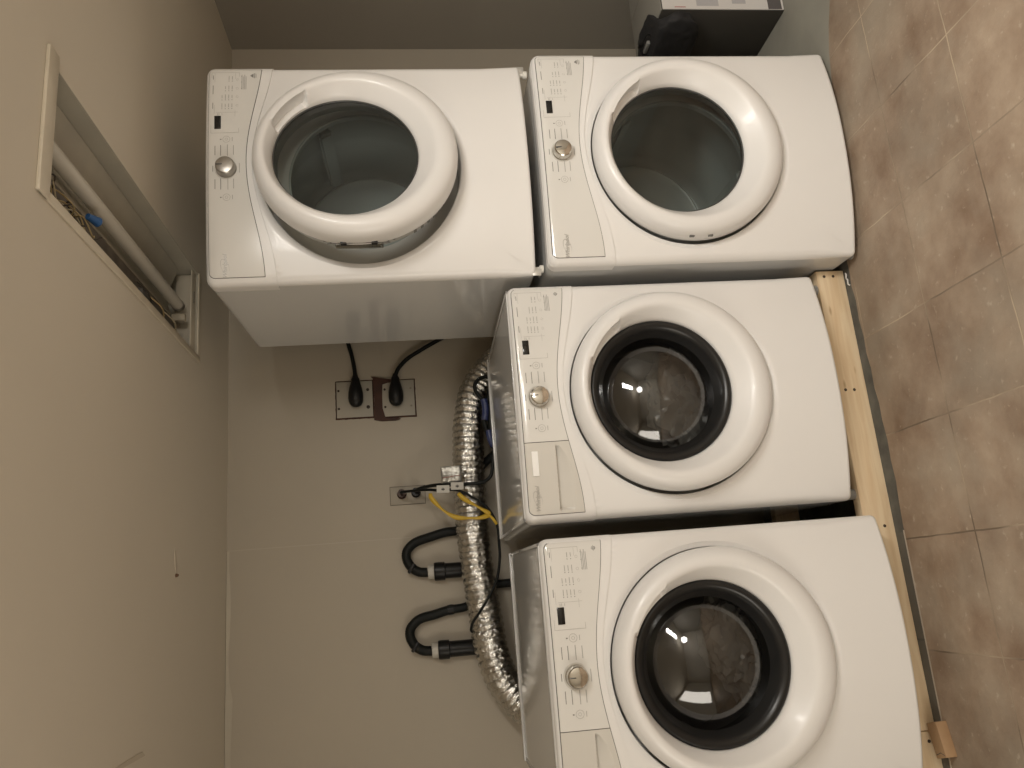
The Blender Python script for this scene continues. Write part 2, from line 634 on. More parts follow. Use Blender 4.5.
def outline(H, r, n_side=14, n_top=14, n_c=7):
    P = []
    cs = [(W2_ - r, H - r, 0), (-(W2_ - r), H - r, pi / 2), (-(W2_ - r), r, pi), (W2_ - r, r, 3 * pi / 2)]
    rb = 0.014
    cs = [(W2_ - r, H - r, 0), (-(W2_ - r), H - r, pi / 2), (-(W2_ - rb), rb, pi), (W2_ - rb, rb, 3 * pi / 2)]
    rr_ = (r, r, rb, rb)
    for ci, (cx, cz, a0) in enumerate(cs):
        r = rr_[ci]
        rn = rr_[(ci + 1) % 4]
        for k in range(n_c + 1):
            a = a0 + pi / 2 * k / n_c
            P.append((cx + r * cos(a), cz + r * sin(a), cos(a), sin(a)))
        nx, nz, na = cs[(ci + 1) % 4]
        m_ = 26 if ci in (0, 2) else 34
        a = a0 + pi / 2
        x0, z0 = cx + r * cos(a), cz + r * sin(a)
        x1, z1 = nx + rn * cos(na), nz + rn * sin(na)
        for k in range(1, m_):
            t = k / m_
            P.append((x0 + (x1 - x0) * t, z0 + (z1 - z0) * t, cos(a), sin(a)))
    return P


def body_mesh(depth, H):
    O = outline(H, 0.026)
    n = len(O)
    V, F = [], []
    loops = []

    def add(ring):
        loops.append(len(V))
        V.extend(ring)

    def circ(r, p):
        out = []
        for (x, z, _, _) in O:
            a = math.atan2(z - CZ, x)
            X, Z = r * cos(a), CZ + r * sin(a)
            out.append((X, -(p(X, Z) if callable(p) else p), Z))
        return out

    add(circ(0.222, -0.066))
    add(circ(0.287, -0.066))
    add(circ(0.290, -0.062))
    add(circ(0.2915, lambda X, Z: bow(X, Z) - 0.010))
    add(circ(0.2935, lambda X, Z: bow(X, Z) - 0.006))
    add(circ(0.300, lambda X, Z: bow(X, Z) - 0.003))
    add(circ(0.307, lambda X, Z: bow(X, Z) - 0.0005))

    def bodyy(X, Z):
        q = fy(X, Z, H)
        t = max(0, min(1, (Z - lipz(X) - 0.018) / 0.022))
        return q - 0.022 * t * t * (3 - 2 * t)
    K = 30
    c0 = circ(0.307, 0)
    for k in range(1, K + 1):
        t = k / K
        ring = []
        for (x, z, nx, nz), c in zip(O, c0):
            xi, zi = x - nx * RF, z - nz * RF
            X = c[0] + (xi - c[0]) * t
            Z = c[2] + (zi - c[2]) * t
            ring.append((X, -bodyy(X, Z), Z))
        add(ring)
    for d in (0.019, 0.016, 0.0135, 0.011, 0.009, 0.007, 0.0055, 0.004, 0.0028, 0.0015, 0.0005, 0.0):
        ring = []
        for (x, z, nx, nz) in O:
            X, Z = x - nx * d, z - nz * d
            ring.append((X, -bodyy(X, Z), Z))
        add(ring)
    add([(x, 0.035, z) for (x, z, _, _) in O])
    add([(x, depth - 0.004, z) for (x, z, _, _) in O])
    add([(x - nx * .004, depth, z - nz * .004) for (x, z, nx, nz) in O])
    for a, b in zip(loops, loops[1:]):
        for k in range(n):
            k2 = (k + 1) % n
            F.append((a + k, b + k, b + k2, a + k2))
    F.append(tuple(loops[-1] + k for k in range(n)))
    me = bpy.data.meshes.new('cabinet')
    me.from_pydata(V, [], F)
    bm = bmesh.new()
    bm.from_mesh(me)
    bmesh.ops.recalc_face_normals(bm, faces=bm.faces)
    bm.to_mesh(me)
    bm.free()
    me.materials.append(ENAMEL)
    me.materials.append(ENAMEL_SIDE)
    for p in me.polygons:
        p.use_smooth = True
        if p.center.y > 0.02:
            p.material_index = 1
    me.set_sharp_from_angle(angle=R(38))
    return me


def cosspace(a, b, n, k=0.012):
    """samples dense at both ends"""
    out = [a, a + .0008, a + .002, a + .004, a + .0075]
    m_ = n
    for i in range(m_ + 1):
        out.append(a + k + (b - a - 2 * k) * i / m_)
    out += [b - .0075, b - .004, b - .002, b - .0008, b]
    return out


def patch(x0, x1, zb, zt, yf, n=60, mz=24, hole=None, skirt=0.004, dense=True, cut=None):
    """curved sheet between zb(x) and zt(x), its front at yf(x, z); edges run back by skirt"""
    xs = cosspace(x0, x1, n) if dense else [x0 + (x1 - x0) * i / n for i in range(n + 1)]
    ts = [0, .01, .03] + [0.03 + 0.92 * i / mz for i in range(1, mz)] + [.95, .965, .978, .988, .995, 1]
    V, F = [], []
    for x in xs:
        a, b = zb(x), zt(x)
        for t in ts:
            z = a + (b - a) * t
            V.append((x, -yf(x, z), z))
    nz = len(ts)
    for i in range(len(xs) - 1):
        for j in range(nz - 1):
            if hole:
                cx = (xs[i] + xs[i + 1]) / 2
                cz = (V[i * nz + j][2] + V[i * nz + j + 1][2]) / 2
                if hole(cx, cz):
                    continue
            F.append((i * nz + j, (i + 1) * nz + j, (i + 1) * nz + j + 1, i * nz + j + 1))
    # skirt
    ring = [i * nz for i in range(len(xs))] + [(len(xs) - 1) * nz + j for j in range(1, nz)] + \
           [i * nz + nz - 1 for i in range(len(xs) - 2, -1, -1)] + [j for j in range(nz - 2, 0, -1)]
    k0 = len(V)
    for q in ring:
        v = V[q]
        V.append((v[0], v[1] + skirt, v[2]))
    m_ = len(ring)
    for a in range(m_):
        b = (a + 1) % m_
        F.append((ring[a], k0 + a, k0 + b, ring[b]))
    return V, F


def pmesh(name, g, m, parent=None, angle=40):
    me = bpy.data.meshes.new(name)
    me.from_pydata(g[0], [], g[1])
    bm = bmesh.new()
    bm.from_mesh(me)
    bmesh.ops.recalc_face_normals(bm, faces=bm.faces)
    bm.to_mesh(me)
    bm.free()
    return link(name, me, m, parent, True, angle)


def corner_top(x0, x1, zt, r):
    def f(x):
        d = min(x - x0, x1 - x)
        if d < r:
            return zt - (r - sqrt(max(0, r * r - (r - d) ** 2)))
        return zt
    return f


def mark_box(V, F, X, Z, w, h, off=0.0066, H=HM):
    i = len(V)
    for (a, b) in ((-.5, -.5), (.5, -.5), (.5, .5), (-.5, .5)):
        x, z = X + a * w, Z + b * h
        V.append((x, -fy(x, z, H) - off, z))
    F.append((i, i + 1, i + 2, i + 3))


def mark_ring(V, F, X, Z, r, w=0.0009, n=28, off=0.0066):
    i = len(V)
    for k in range(n):
        a = 2 * pi * k / n
        for rr in (r - w, r):
            x, z = X + rr * cos(a), Z + rr * sin(a)
            V.append((x, -fy(x, z) - off, z))
    for k in range(n):
        a, b = i + 2 * k, i + 2 * ((k + 1) % n)
        F.append((a, a + 1, b + 1, b))


def text_mesh(txt, size, shear=0.0, extrude=0.0, bold=0.0):
    c = bpy.data.curves.new('t', 'FONT')
    c.body = txt
    c.size = size
    c.shear = shear
    c.extrude = extrude
    c.offset = bold
    c.align_x = 'CENTER'
    c.align_y = 'CENTER'
    c.resolution_u = 3
    o = bpy.data.objects.new('t', c)
    COL.objects.link(o)
    dg = bpy.context.evaluated_depsgraph_get()
    me = bpy.data.meshes.new_from_object(o.evaluated_get(dg))
    bpy.data.objects.remove(o)
    bpy.data.curves.remove(c)
    return me


LOGO = text_mesh('Whirlpool', 0.0165, shear=0.32, bold=0.0003)


def logo_mesh(X0, Z0, off):
    """the script logo with its swoosh ring, laid on the panel"""
    V = [(v.co.x, v.co.y) for v in LOGO.vertices]
    F = [tuple(p.vertices) for p in LOGO.polygons]
    k = len(V)
    n = 40
    for i in range(n + 1):                      # the oval swirl round the middle letters
        a = R(150) - R(300) * i / n
        w = 0.0007 * (1 - abs(2 * i / n - 1)) + 0.00015
        for s in (-1, 1):
            x = (0.0215 + s * w) * cos(a) + 0.001
            z = (0.0105 + s * w) * sin(a) + 0.0
            c, s_ = cos(R(18)), sin(R(18))
            V.append((x * c - z * s_, x * s_ + z * c))
    for i in range(n):
        a = k + 2 * i
        F.append((a, a + 1, a + 3, a + 2))
    out = [(X0 + x, -fy(X0 + x, Z0 + z) - off, Z0 + z) for x, z in V]
    return out, F


def console_marks(kind):
    V, F = [], []
    u = lambda a: a - W2_
    # frame round display and cycle chart
    x0, x1, z0, z1 = u(.458), u(.662), .842, .921
    lw = 0.0008
    Vl, Fl = [], []
    mark_box(Vl, Fl, (x0 + x1) / 2, z0, x1 - x0, lw)
    mark_box(Vl, Fl, (x0 + x1) / 2, z1, x1 - x0, lw)
    mark_box(Vl, Fl, x0, (z0 + z1) / 2, lw, z1 - z0)
    mark_box(Vl, Fl, x1, (z0 + z1) / 2, lw, z1 - z0)
    mark_box(Vl, Fl, u(.59), .912, .14, lw * .8)
    mark_box(Vl, Fl, u(.585), .853, .15, lw * .8)
    mark_box(Vl, Fl, u(.525), .875, lw * .8, .062)
    for cx in (.548, .577, .606, .637):
        mark_ring(Vl, Fl, u(cx), .8475, .0036, .0006, 14)
    random.seed(5 if kind == 'w' else 9)
    # option columns: dots and words
    for cx, rows in ((.545, 4), (.575, 4), (.606, 3), (.640, 2)):
        for r_ in range(rows):
            z = .862 + .0095 * r_
            mark_box(V, F, u(cx) - .008, z, .0022, .0024)
            mark_box(Vl, Fl, u(cx) + .003, z, random.uniform(.010, .016), .0018)
    for cx, w in ((.548, .02), (.602, .03), (.645, .014)):
        mark_box(V, F, u(cx), .9165, w, .0018)
    for z in (.902, .898, .89):
        mark_box(Vl, Fl, u(.519), z, .007, .0012)
    # word stack round the knob
    for cx, sgn in ((.402, 1), (.297, -1)):
        for z, w in ((.909, .030), (.893, .034), (.873, .036), (.857, .030)):
            if abs(z - .873) < .002 and sgn > 0:
                z = .874
            mark_box(V if z > .88 else Vl, F if z > .88 else Fl, u(cx), z, w, .0019)
    mark_box(V, F, u(.345), .915, .018, .0018)
    mark_box(Vl, Fl, u(.345), .8405, .03, .0018)
    # the two round touch buttons with lamps
    for cx in (.437, .256):
        mark_ring(Vl, Fl, u(cx), .877, .0105, .0009)
        mark_ring(Vl, Fl, u(cx), .877, .0042, .0008, 18)
        mark_box(V, F, u(cx), .893, .003, .0045)
        mark_box(Vl, Fl, u(cx), .8605, .013, .0016)
    # small note under the chart
    for k, z in enumerate((.8345, .8305, .8265, .8225)):
        mark_box(Vl, Fl, u(.628) - (.003 if k % 2 else 0), z, .052 - .006 * (k % 2), .0017)
    for cx in (.648, .628, .606):
        mark_box(V, F, u(cx), .8355, .002, .002)
    if kind == 'w':
        mark_ring(V, F, u(.655), .800, .0065, .0012, 4)
        for z in (.802, .799, .796):
            mark_box(V, F, u(.655), z, .007, .0014)
    else:
        i = len(V)
        for (a, b) in ((-.008, -.005), (.008, -.005), (0, .005)):
            x, z = u(.650) + a, .806 + b
            V.append((x, -fy(x, z) - .0066, z))
        F.append((i, i + 1, i + 2))
        mark_box(V, F, u(.650), .7975, .018, .0022)
        mark_box(Vl, Fl, u(.650), .7935, .014, .0016)
    return (V, F), (Vl, Fl)


FA_X = W2_ + 0.0012


def fyc(X, Z):
    return fy(X * (W2_ / FA_X), Z)


def slot_depth(X, Z):
    """grip of the soap drawer: deep under its upper edge, running out downwards"""
    ua = X + W2_
    if not (.030 < ua < .206):
        return 0
    zt = .8425
    zb = .800 + .030 * max(0, (ua - .13) / .07) ** 1.6 if ua > .13 else .800
    zb = max(zb, panz(X) + .010)
    if Z > zt + .0015 or Z < zb:
        return 0
    e = min(1, (ua - .030) / .004, (.206 - ua) / .004)
    t = (Z - zb) / (zt - zb)
    d = 0.016 * min(1, t * 1.05) ** 1.2
    if Z > zt:
        d *= max(0, 1 - (Z - zt) / .0015)
    return d * max(0, e)


MESH = {}


def protos():
    MESH['washer_body'] = body_mesh(0.752, HM)
    MESH['dryer_body'] = body_mesh(0.683, HM)


protos()


def add_print(o, V, F, m):
    """printing lies on its panel and stays in the panel's own mesh"""
    me = o.data
    me.materials.append(m)
    idx = len(me.materials) - 1
    bm = bmesh.new()
    bm.from_mesh(me)
    vv = [bm.verts.new(v) for v in V]
    for f in F:
        try:
            nf = bm.faces.new([vv[i] for i in f])
        except ValueError:
            continue
        nf.normal_update()
        if nf.normal.y > 0:
            nf.normal_flip()
        nf.material_index = idx
        nf.smooth = False
    bm.to_mesh(me)
    bm.free()


def sheets(kind, parent):
    """console fascia, control panel, drawer and everything printed on them"""
    u = lambda a: a - W2_
    hole = (lambda x, z: u(.026) < x < u(.211) and panz(x) + .006 < z < .922) if kind == 'w' else None
    fascia = patch(-FA_X, FA_X, lipz, corner_top(-FA_X, FA_X, HM + .001, 0.026), lambda x, z: fyc(x, z) + .004, 70, 34, hole, skirt=.03)
    pmesh('console', fascia, ENAMEL, parent)
    x0, x1 = u(.019), u(.677)
    zt = corner_top(x0, x1, .9305, .018)
    seam = patch(x0, x1, lambda x: panz(x) - .0010, zt, lambda x, z: fy(x, z) + .0047, 50, 8, hole, skirt=.001)
    pmesh('panel_seam', seam, SEAM, parent)
    xs = u(.2185) if kind == 'w' else u(.0205)
    x1 = u(.6755)
    ztp = (lambda x: corner_top(u(.0205), u(.6755), .9288, .0168)(x))
    pn = patch(xs, x1, lambda x: panz(x) + .0006, ztp, lambda x, z: fy(x, z) + .006, 50, 10, None, skirt=.0012)
    panel = pmesh('control_panel', pn, PANEL, parent)
    if kind == 'w':
        dr = patch(u(.0205), u(.2165), lambda x: panz(x) + .0006, ztp, lambda x, z: fy(x, z) + .006 - slot_depth(x, z), 90, 110, None, skirt=.0012)
        drawer = pmesh('detergent_drawer', dr, DRAWER, parent, angle=60)
    (V, F), (Vl, Fl) = console_marks(kind)
    add_print(panel, V, F, INK)
    add_print(panel, Vl, Fl, INKL)
    # logo
    lz, lx = (.903, .062) if kind == 'w' else (.885, .052)
    g = logo_mesh(u(lx), lz, .0066)
    add_print(drawer if kind == 'w' else panel, g[0], g[1], SILVER_INK)
    d = MB()
    zc, xc = .902, u(.492)
    d.box(-.021, .021, -.0012, .0012, -.0092, .0092, bev=.0005)
    o = d.build('display', BLACKGLOSS, panel)
    o.location = (xc, -fy(xc, zc) - .0066, zc)
    o.rotation_euler = (0, 0, 0.02)
    return panel


def knob(parent, m, style):
    X, Z = 0.0015, .877
    prof = [(0.0, .0285), (.008, .0285), (.018, .0275), (.0235, .0262), (.0262, .0235), (.0272, .019), (.0275, .004), (.029, .002), (.0295, 0)]
    V, F = lathe_y(prof, 48)
    k = mesh('knob', V, F, m, parent, True, 30, fix=True)
    k.location = (X, -fy(X, Z) - .006, Z)
    ins = MB()
    ins.box(-.0014, .0014, -.0298, -.0280, .006, .0235, bev=.0004)
    ins.build('knob_pointer', mat('knob_mark', (0.10, 0.10, 0.095), 0.4), k)
    rg = lathe_y([(.0335, -.0006), (.0335, .0004), (.0305, .0008), (.0295, .0004)], 40)
    mesh('knob_surround', rg[0], rg[1], mat('knob_ring', (0.55, 0.53, 0.49), 0.3), k, True)
    return k


DP = 0.017
PROF = [(.286, -.012, 0), (.296, -.006, 0), (.297, .0, 0), (.297, .026, 0), (.2955, .034, 0), (.292, .043, 0), (.287, .050, 0), (.281, .0555, .001),
        (.273, .060, .003), (.263, .0630, .006), (.253, .0635, .009), (.245, .0615, .0115), (.239, .0575, .0135), (.234, .0525, .0155), (.227, .0455, .018),
        (.2195, .037, .0215), (.2135, .030, .0245), (.209, .024, .0275), (.2065, .018, .0295), (.205, .008, .03)]


KR = (.2885 - .2055) / (.297 - .2055)
PROF = [(.2055 + (a - .2055) * KR if a > .2055 else a, b, c) for a, b, c in PROF]


def door_mod(j, th, r, p):
    """pull recess scooped into the funnel, upper right"""
    a0, a1 = R(22), R(58)
    if a0 <= th <= a1 and 11 <= j <= 18:
        k = min(1, (th - a0) / R(1.6), (a1 - th) / R(1.6))
        t = (j - 11) / 7
        rr = r + (0.2355 - r) * k * min(1, 1.25 * (1 - t) + .25) * .9 if j < 18 else r
        pp = p + (0.020 - p) * k * (min(1, t * 3) if j > 11 else 0)
        return rr, pp
    return r, p


def copy_mesh_obj(name, me, parent):
    o = bpy.data.objects.new(name, me)
    COL.objects.link(o)
    o.parent = parent
    return o


def build_door(kind, parent, angle=0.0):
    V, F = lathe_y(PROF, 240, door_mod)
    d = mesh('door', V, F, DOORW, parent, True, 50, fix=True)
    hx = 0.277
    cx = 0.003
    d.location = (cx + hx - hx * cos(angle), -DP - hx * sin(angle), CZ)
    d.rotation_euler = (0, 0, angle)
    if kind == 'w':
        V, F = lathe_y([(.2055, .010, .03), (.204, .0175, .03), (.199, .0205, .03), (.190, .019, .03), (.182, .013, .03), (.177, .005, .03), (.171, -.006, .03), (.1655, -.014, .03), (.1635, -.017, .03)], 120)
        mesh('door_trim', V, F, DARKTRIM, d, True, 60, fix=True)
        RC, p0 = .25, -.0175                      # a dome bulging out towards the room
        y0 = sqrt(RC * RC - .1645 ** 2)
        prof = [(max(.0005, .1645 * cos(R(90) * k / 14)), p0 + sqrt(max(0, RC * RC - (.1645 * cos(R(90) * k / 14)) ** 2)) - y0, .03) for k in range(15)]
        V, F = lathe_y(prof, 96)
        mesh('door_glass', V, F, GLASS_W, d, True, None, fix=True)
        V, F = lathe_y([(.2045, -.010, .03), (.192, -.006, .03), (.1795, -.008, .03), (.1785, -.03, .03), (.1785, -.070, .03), (.184, -.115, .03), (.200, -.125, .02)], 96)
        mesh('door_seal', V, F, BLACKRB, d, True, 60, fix=True)
    else:
        V, F = lathe_y([(.2055, .012, .03), (.2035, .0135, .03), (.2015, .012, .03), (.201, .006, .03)], 120)
        mesh('door_trim', V, F, mat('dark_glass_gasket', (0.06, 0.062, 0.06), 0.3), d, True, 60, fix=True)
        V, F = lathe_y([(.2035, .0095, .03), (.15, .0115, .03), (.08, .0128, .03), (.0005, .0132, .03)], 96)
        mesh('door_glass', V, F, GLASS_D, d, True, None, fix=True)
        V, F = lathe_y([(.2045, .004, .03), (.2055, -.02, .026), (.212, -.038, .018), (.225, -.044, .012), (.266, -.044, 0), (.275, -.040, 0), (.2775, -.033, 0), (.2785, -.006, 0)], 120)
        mesh('inner_liner', V, F, LINER, d, True, 45, fix=True)
    return d


def drum(kind, parent):
    if kind == 'd':
        prof = [(.222, -.068, 0), (.216, -.070, 0), (.216, -.088, 0), (.232, -.094, 0), (.272, -.098, 0), (.280, -.108, 0), (.280, -.30, 0), (.284, -.32, 0), (.280, -.34, 0), (.280, -.53, 0), (.272, -.555, 0), (.250, -.566, 0)]
        V, F = lathe_y(prof, 96)
        o = mesh('drum', V, F, DRUM, parent, True, 50, fix=True)
        o.location = (0, 0, CZ)
        V, F = lathe_y([(.252, -.560, 0), (.243, -.552, 0), (.236, -.556, 0), (.20, -.556, 0), (.11, -.548, 0), (.0005, -.548, 0)], 96)
        mesh('drum_back', V, F, DRUMBACK, o, True, 40, fix=True)
        for a in (60, 180, 300):
            mb = MB()
            t = bmesh.new()
            bmesh.ops.create_cube(t, size=1)
            for v in t.verts:
                sx = .055 if v.co.z < 0 else .022
                v.co = Vector((v.co.x * sx, v.co.y * .36 + .335, (v.co.z - .5) * .052 + .283 - .0))
                if v.co.z > .25:
                    pass
            for v in t.verts:
                # root outside, crest inside
                v.co.z = .283 - (.283 - v.co.z)
            bmesh.ops.bevel(t, geom=list(t.edges), offset=.01, segments=3, affect='EDGES')
            mb.add(t, Matrix.Rotation(R(a), 4, 'Y'))
            mb.build('baffle', DRUM, o)
        # lint grille on the bulkhead
        g = MB()
        for k in range(9):
            g.box(-.062 + k * .014, -.054 + k * .014, .538, .546, -.05, .05, bev=.001)
        g.box(-.066, .066, .541, .549, -.056, .056, bev=.003)
        gg = g.build('lint_grille', LINT, o)
        gg.location = (-.055, 0, .115)
        return o
    prof = [(.222, -.064, 0), (.206, -.070, 0), (.200, -.085, 0), (.205, -.10, 0), (.25, -.12, 0), (.262, -.13, 0), (.262, -.46, 0), (.25, -.485, 0), (.10, -.495, 0), (.0005, -.48, 0)]
    V, F = lathe_y(prof, 96)
    o = mesh('drum', V, F, STEEL, parent, True, 50, fix=True)
    o.location = (0, 0, CZ)
    for a in (30, 150, 270):
        mb = MB()
        t = bmesh.new()
        bmesh.ops.create_cube(t, size=1)
        for v in t.verts:
            sx = .07 if v.co.z > 0 else .03
            v.co = Vector((v.co.x * sx, v.co.y * .28 + .29, v.co.z * .055 + .236))
        bmesh.ops.bevel(t, geom=list(t.edges), offset=.01, segments=3, affect='EDGES')
        mb.add(t, Matrix.Rotation(R(a), 4, 'Y'))
        mb.build('baffle', mat('grey_baffle', (0.25, 0.25, 0.25), 0.4), o)
    return o


def feet(parent, drop, depth, m, r=.016, fy0=.028):
    for sx in (-1, 1):
        for y in (fy0, depth - .06):
            V, F = [], []
            for (rr, z) in ((r * .55, 0.004), (r * .55, -drop * .45), (r, -drop * .6), (r, -drop), (0.0005, -drop)):
                for k in range(18):
                    a = 2 * pi * k / 18
                    V.append((rr * cos(a), rr * sin(a), z))
            for j in range(4):
                for k in range(18):
                    k2 = (k + 1) % 18
                    F.append((j * 18 + k, j * 18 + k2, (j + 1) * 18 + k2, (j + 1) * 18 + k))
            o = mesh('foot', V, F, m, parent, True, 40, fix=True)
            o.location = (sx * (W2_ - .022), y, 0)


GREYFOOT = mat('grey_foot', (0.30, 0.30, 0.29), 0.5)
WHITEFOOT = mat('white_foot', (0.72, 0.70, 0.64), 0.45)


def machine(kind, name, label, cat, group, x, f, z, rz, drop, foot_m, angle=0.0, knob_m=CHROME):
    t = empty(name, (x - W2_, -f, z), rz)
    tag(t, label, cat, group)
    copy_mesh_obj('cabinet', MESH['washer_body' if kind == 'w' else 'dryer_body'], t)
    panel = sheets(kind, t)
    knob(panel, knob_m, kind)
    d = build_door(kind, t, angle)
    drum(kind, t)
    feet(t, drop, .752 if kind == 'w' else .683, foot_m, .012 if angle else .016, f - .732 if kind == 'w' else (.016 if angle else .05))
    if kind == 'w':
        lid = MB()
        lid.box(-.335, .335, .012, .030, HM - .001, HM + .0022, bev=.001)
        lid.box(-.335, .335, .722, .744, HM - .001, HM + .006, bev=.002)
        lid.box(-.335, -.327, .012, .744, HM - .001, HM + .0022, bev=.001)
        lid.box(.327, .335, .012, .744, HM - .001, HM + .0022, bev=.001)
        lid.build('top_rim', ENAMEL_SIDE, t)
    return t, panel, d


up, up_panel, up_door = machine('d', 'clothes_dryer', 'white front-loading dryer stacked on top of the other dryer, its round door ajar', 'dryer', None,
                                1.3028, .8289, .9859, -.0599, .0254, WHITEFOOT, R(11.5), SATIN)
lo, lo_panel, lo_door = machine('d', 'clothes_dryer', 'white front-loading dryer standing on the floor beneath the stacked one, door shut', 'dryer', None,
                                1.3028, .8883, .0147, -.0524, .0147 - ZCN, GREYFOOT)
wa, wa_panel, wa_door = machine('w', 'washing_machine', 'white front-loading washer beside the dryers with a white paper sticker on its drawer', 'washing machine', None,
                                .5803, .8067, .1379, -.0131, .1379 - .0885, GREYFOOT)
wb, wb_panel, wb_door = machine('w', 'washing_machine', 'white front-loading washer farthest from the dryers, cut by the photo edge', 'washing machine', None,
                                -.1559, .8640, .118, -.0267, .118 - .0885, GREYFOOT)
for t_ in (up, lo, wa, wb):
    pass

up_door.location.z += .008
up_door.location.x -= .008
# hinge and catches on the dryer doors
mb = MB()
mb.box(-.0045, .0045, -.009, .017, -.066, .066, bev=.004)
hg = mb.build('door_latch', mat('dark_chrome', (0.30, 0.31, 0.30), 0.18, metal=1.0), up_door)
hg.location = (-.2800, .017, .0)
mb = MB()
mb.box(-.004, .006, -.012, .004, -.0085, .0085, bev=.0015)
cl = mb.build('latch_clip', BLACKPL, up_door)
cl.location = (-.2840, .006, .042)
c2 = cl.copy()
COL.objects.link(c2)
c2.location = (-.2840, .006, -.042)
mb = MB()
mb.box(-.0006, .0010, -.0007, .0007, -.085, .085)
ln = mb.build('latch_seam', SEAM, up_door)
ln.location = (-.2885, -.004, 0)
for z in (-.095, -.078, .078, .095):                # little holes in the liner beside the latch
    V, F = lathe_y([(.0036, 0), (.0036, .001), (.0005, .001)], 16)
    h_ = mesh('liner_hole', V, F, SEAM, up_door, True, 40, fix=True)
    a = math.asin(z / .278)
    h_.location = (-.2785 * cos(a), .020, z)
    h_.rotation_euler = (0, a, R(-90))
V = [(0, 0, 0), (0, 0, .016), (.0, -.013, .006), (.003, 0, 0), (.003, 0, .016), (.003, -.013, .006)]
wdg = mesh('catch_stop', V, [(0, 1, 2), (3, 5, 4), (0, 3, 4, 1), (1, 4, 5, 2), (2, 5, 3, 0)], SEAM, up_door, False, fix=True)
aa = R(-40)
wdg.location = (-.2880 * cos(aa), .004, .286 * sin(-aa) * .98)
wdg.rotation_euler = (0, R(40), 0)
# drying vent slots in the rim behind the open door, low left
mb = MB()
for k in range(7):
    a = R(205 + k * 5.2)
    M = Matrix.Translation((.2785 * sin(a), .0, .2785 * cos(a))) @ Matrix.Rotation(a, 4, 'Y')
    mb.box(-.0045, .0045, .016, .036, -.001, .001, M=M)
mb.build('rim_slots', mat('slot_dark', (0.16, 0.16, 0.15), 0.6), up_door)
mb = MB()
mb.box(-.004, .003, -.004, .004, -.007, .007, bev=.001)
o = mb.build('door_hinge', mat('hinge_grey', (0.12, 0.12, 0.115), 0.5), lo_door)
o.location = (-.2862, -.030, -.028)
c2 = o.copy()
COL.objects.link(c2)
c2.location = (-.2862, -.030, .028)

# white paper sticker on the middle washer's drawer
mb = MB()
u_ = .159 - W2_
mb.box(-.034, .034, -.0004, .0004, -.0085, .0085)
st = mb.build('paper_sticker', PAPER, wa_panel, smooth=False)
st.location = (u_, -fy(u_, .903) - .0072, .903)
st.rotation_euler = (0, 0, -.02)
st['label'] = 'bright white blank paper sticker'
# the logo of that washer sits to the left of the sticker, as printed

# steel stacking brackets between the two dryers
for (lx, ly, nm) in ((.334, .010, 'right'), (-.334, .004, 'left')):
    mb = MB()
    mb.box(-.011, .011, -.002, .0, -.016, .010, bev=.0006)
    mb.box(-.011, .011, -.002, .020, -.012, -.0105, bev=.0005)
    b_ = mb.build('stacking_bracket', mat('zinc_plate', (0.6, 0.59, 0.56), 0.35, metal=0.6), up)
    b_.location = (lx, ly, .0)

# ------------------------------------------------------------------ crumpled packing bags seen in the two washer drums
BAGM = mat('clear_plastic_film', (0.50, 0.49, 0.46), 0.22, spec=0.7)


def crumple(name, loc, sc, seed, parent_rz, label):
    bm = bmesh.new()
    bmesh.ops.create_icosphere(bm, subdivisions=5, radius=1)
    off = Vector((seed * 7.3, seed * 1.7, 0))
    for v in bm.verts:
        p = v.co.copy()
        k = 1 + .42 * noise.noise(p * 1.6 + off) + .25 * abs(noise.noise(p * 4 + off)) + .14 * abs(noise.noise(p * 9 + off))
        v.co = Vector((p.x * sc[0], p.y * sc[1], p.z * sc[2])) * k
        v.co.z = max(v.co.z, -sc[2] * .62)
    me = bpy.data.meshes.new(name)
    bm.to_mesh(me)
    bm.free()
    o = link(name, me, BAGM, None, True, 25)
    o.location = loc
    o.rotation_euler = (0, 0, parent_rz)
    tag(o, label, 'bag')
    return o


def mloc(t, lx, ly, lz):
    return t.matrix_basis @ Vector((lx, ly, lz))


crumple('plastic_bag', mloc(wa, .03, .27, .335), (.17, .10, .125), 1, -.0131, 'crumpled clear plastic bag inside the drum of the washer beside the dryers')
crumple('plastic_bag', mloc(wb, .04, .27, .32), (.15, .10, .105), 2, -.0267, 'crumpled clear plastic bag inside the drum of the washer farthest from the dryers')

# ------------------------------------------------------------------ lumber frame under the washers
fr = empty('lumber_platform', (-.25, -.4, ZCN))
tag(fr, 'low pine two-by-four frame on the bare floor carrying both washers', 'platform')


def board(x0, x1, y0, y1, z0=0.0, z1=.0905, name='board'):
    mb = MB()
    mb.box(-(x1 - x0) / 2, (x1 - x0) / 2, -(y1 - y0) / 2, (y1 - y0) / 2, z0, z1, bev=.0022)
    o = mb.build(name, PINE, fr)
    o.location = ((x0 + x1) / 2 + .25, (y0 + y1) / 2 + .4, 0)
    return o


board(-.735, .6165, -.756, -.718)
board(-1.02, -.737, -.756, -.718)
board(-1.02, .6165, -.172, -.134)
for x in (.5785, .21, -.20, -.56, -.96):
    board(x, x + .038, -.7175, -.1725)
SCREW = mat('dark_screw', (0.05, 0.035, 0.025), 0.5)
for (x, z) in ((.598, .066), (.598, .036), (.229, .068), (.228, .040), (-.180, .062), (-.182, .030), (-.541, .064), (-.541, .034), (-.71, .052), (-.762, .06), (-.762, .026)):
    V, F = lathe_y([(.0046, 0), (.0044, .0008), (.0022, .0012), (.0005, .0005)], 14)
    s_ = mesh('screw', V, F, SCREW, fr, True, 40, fix=True)
    s_.location = (x + .25, -.756 + .4 - .0002, z)

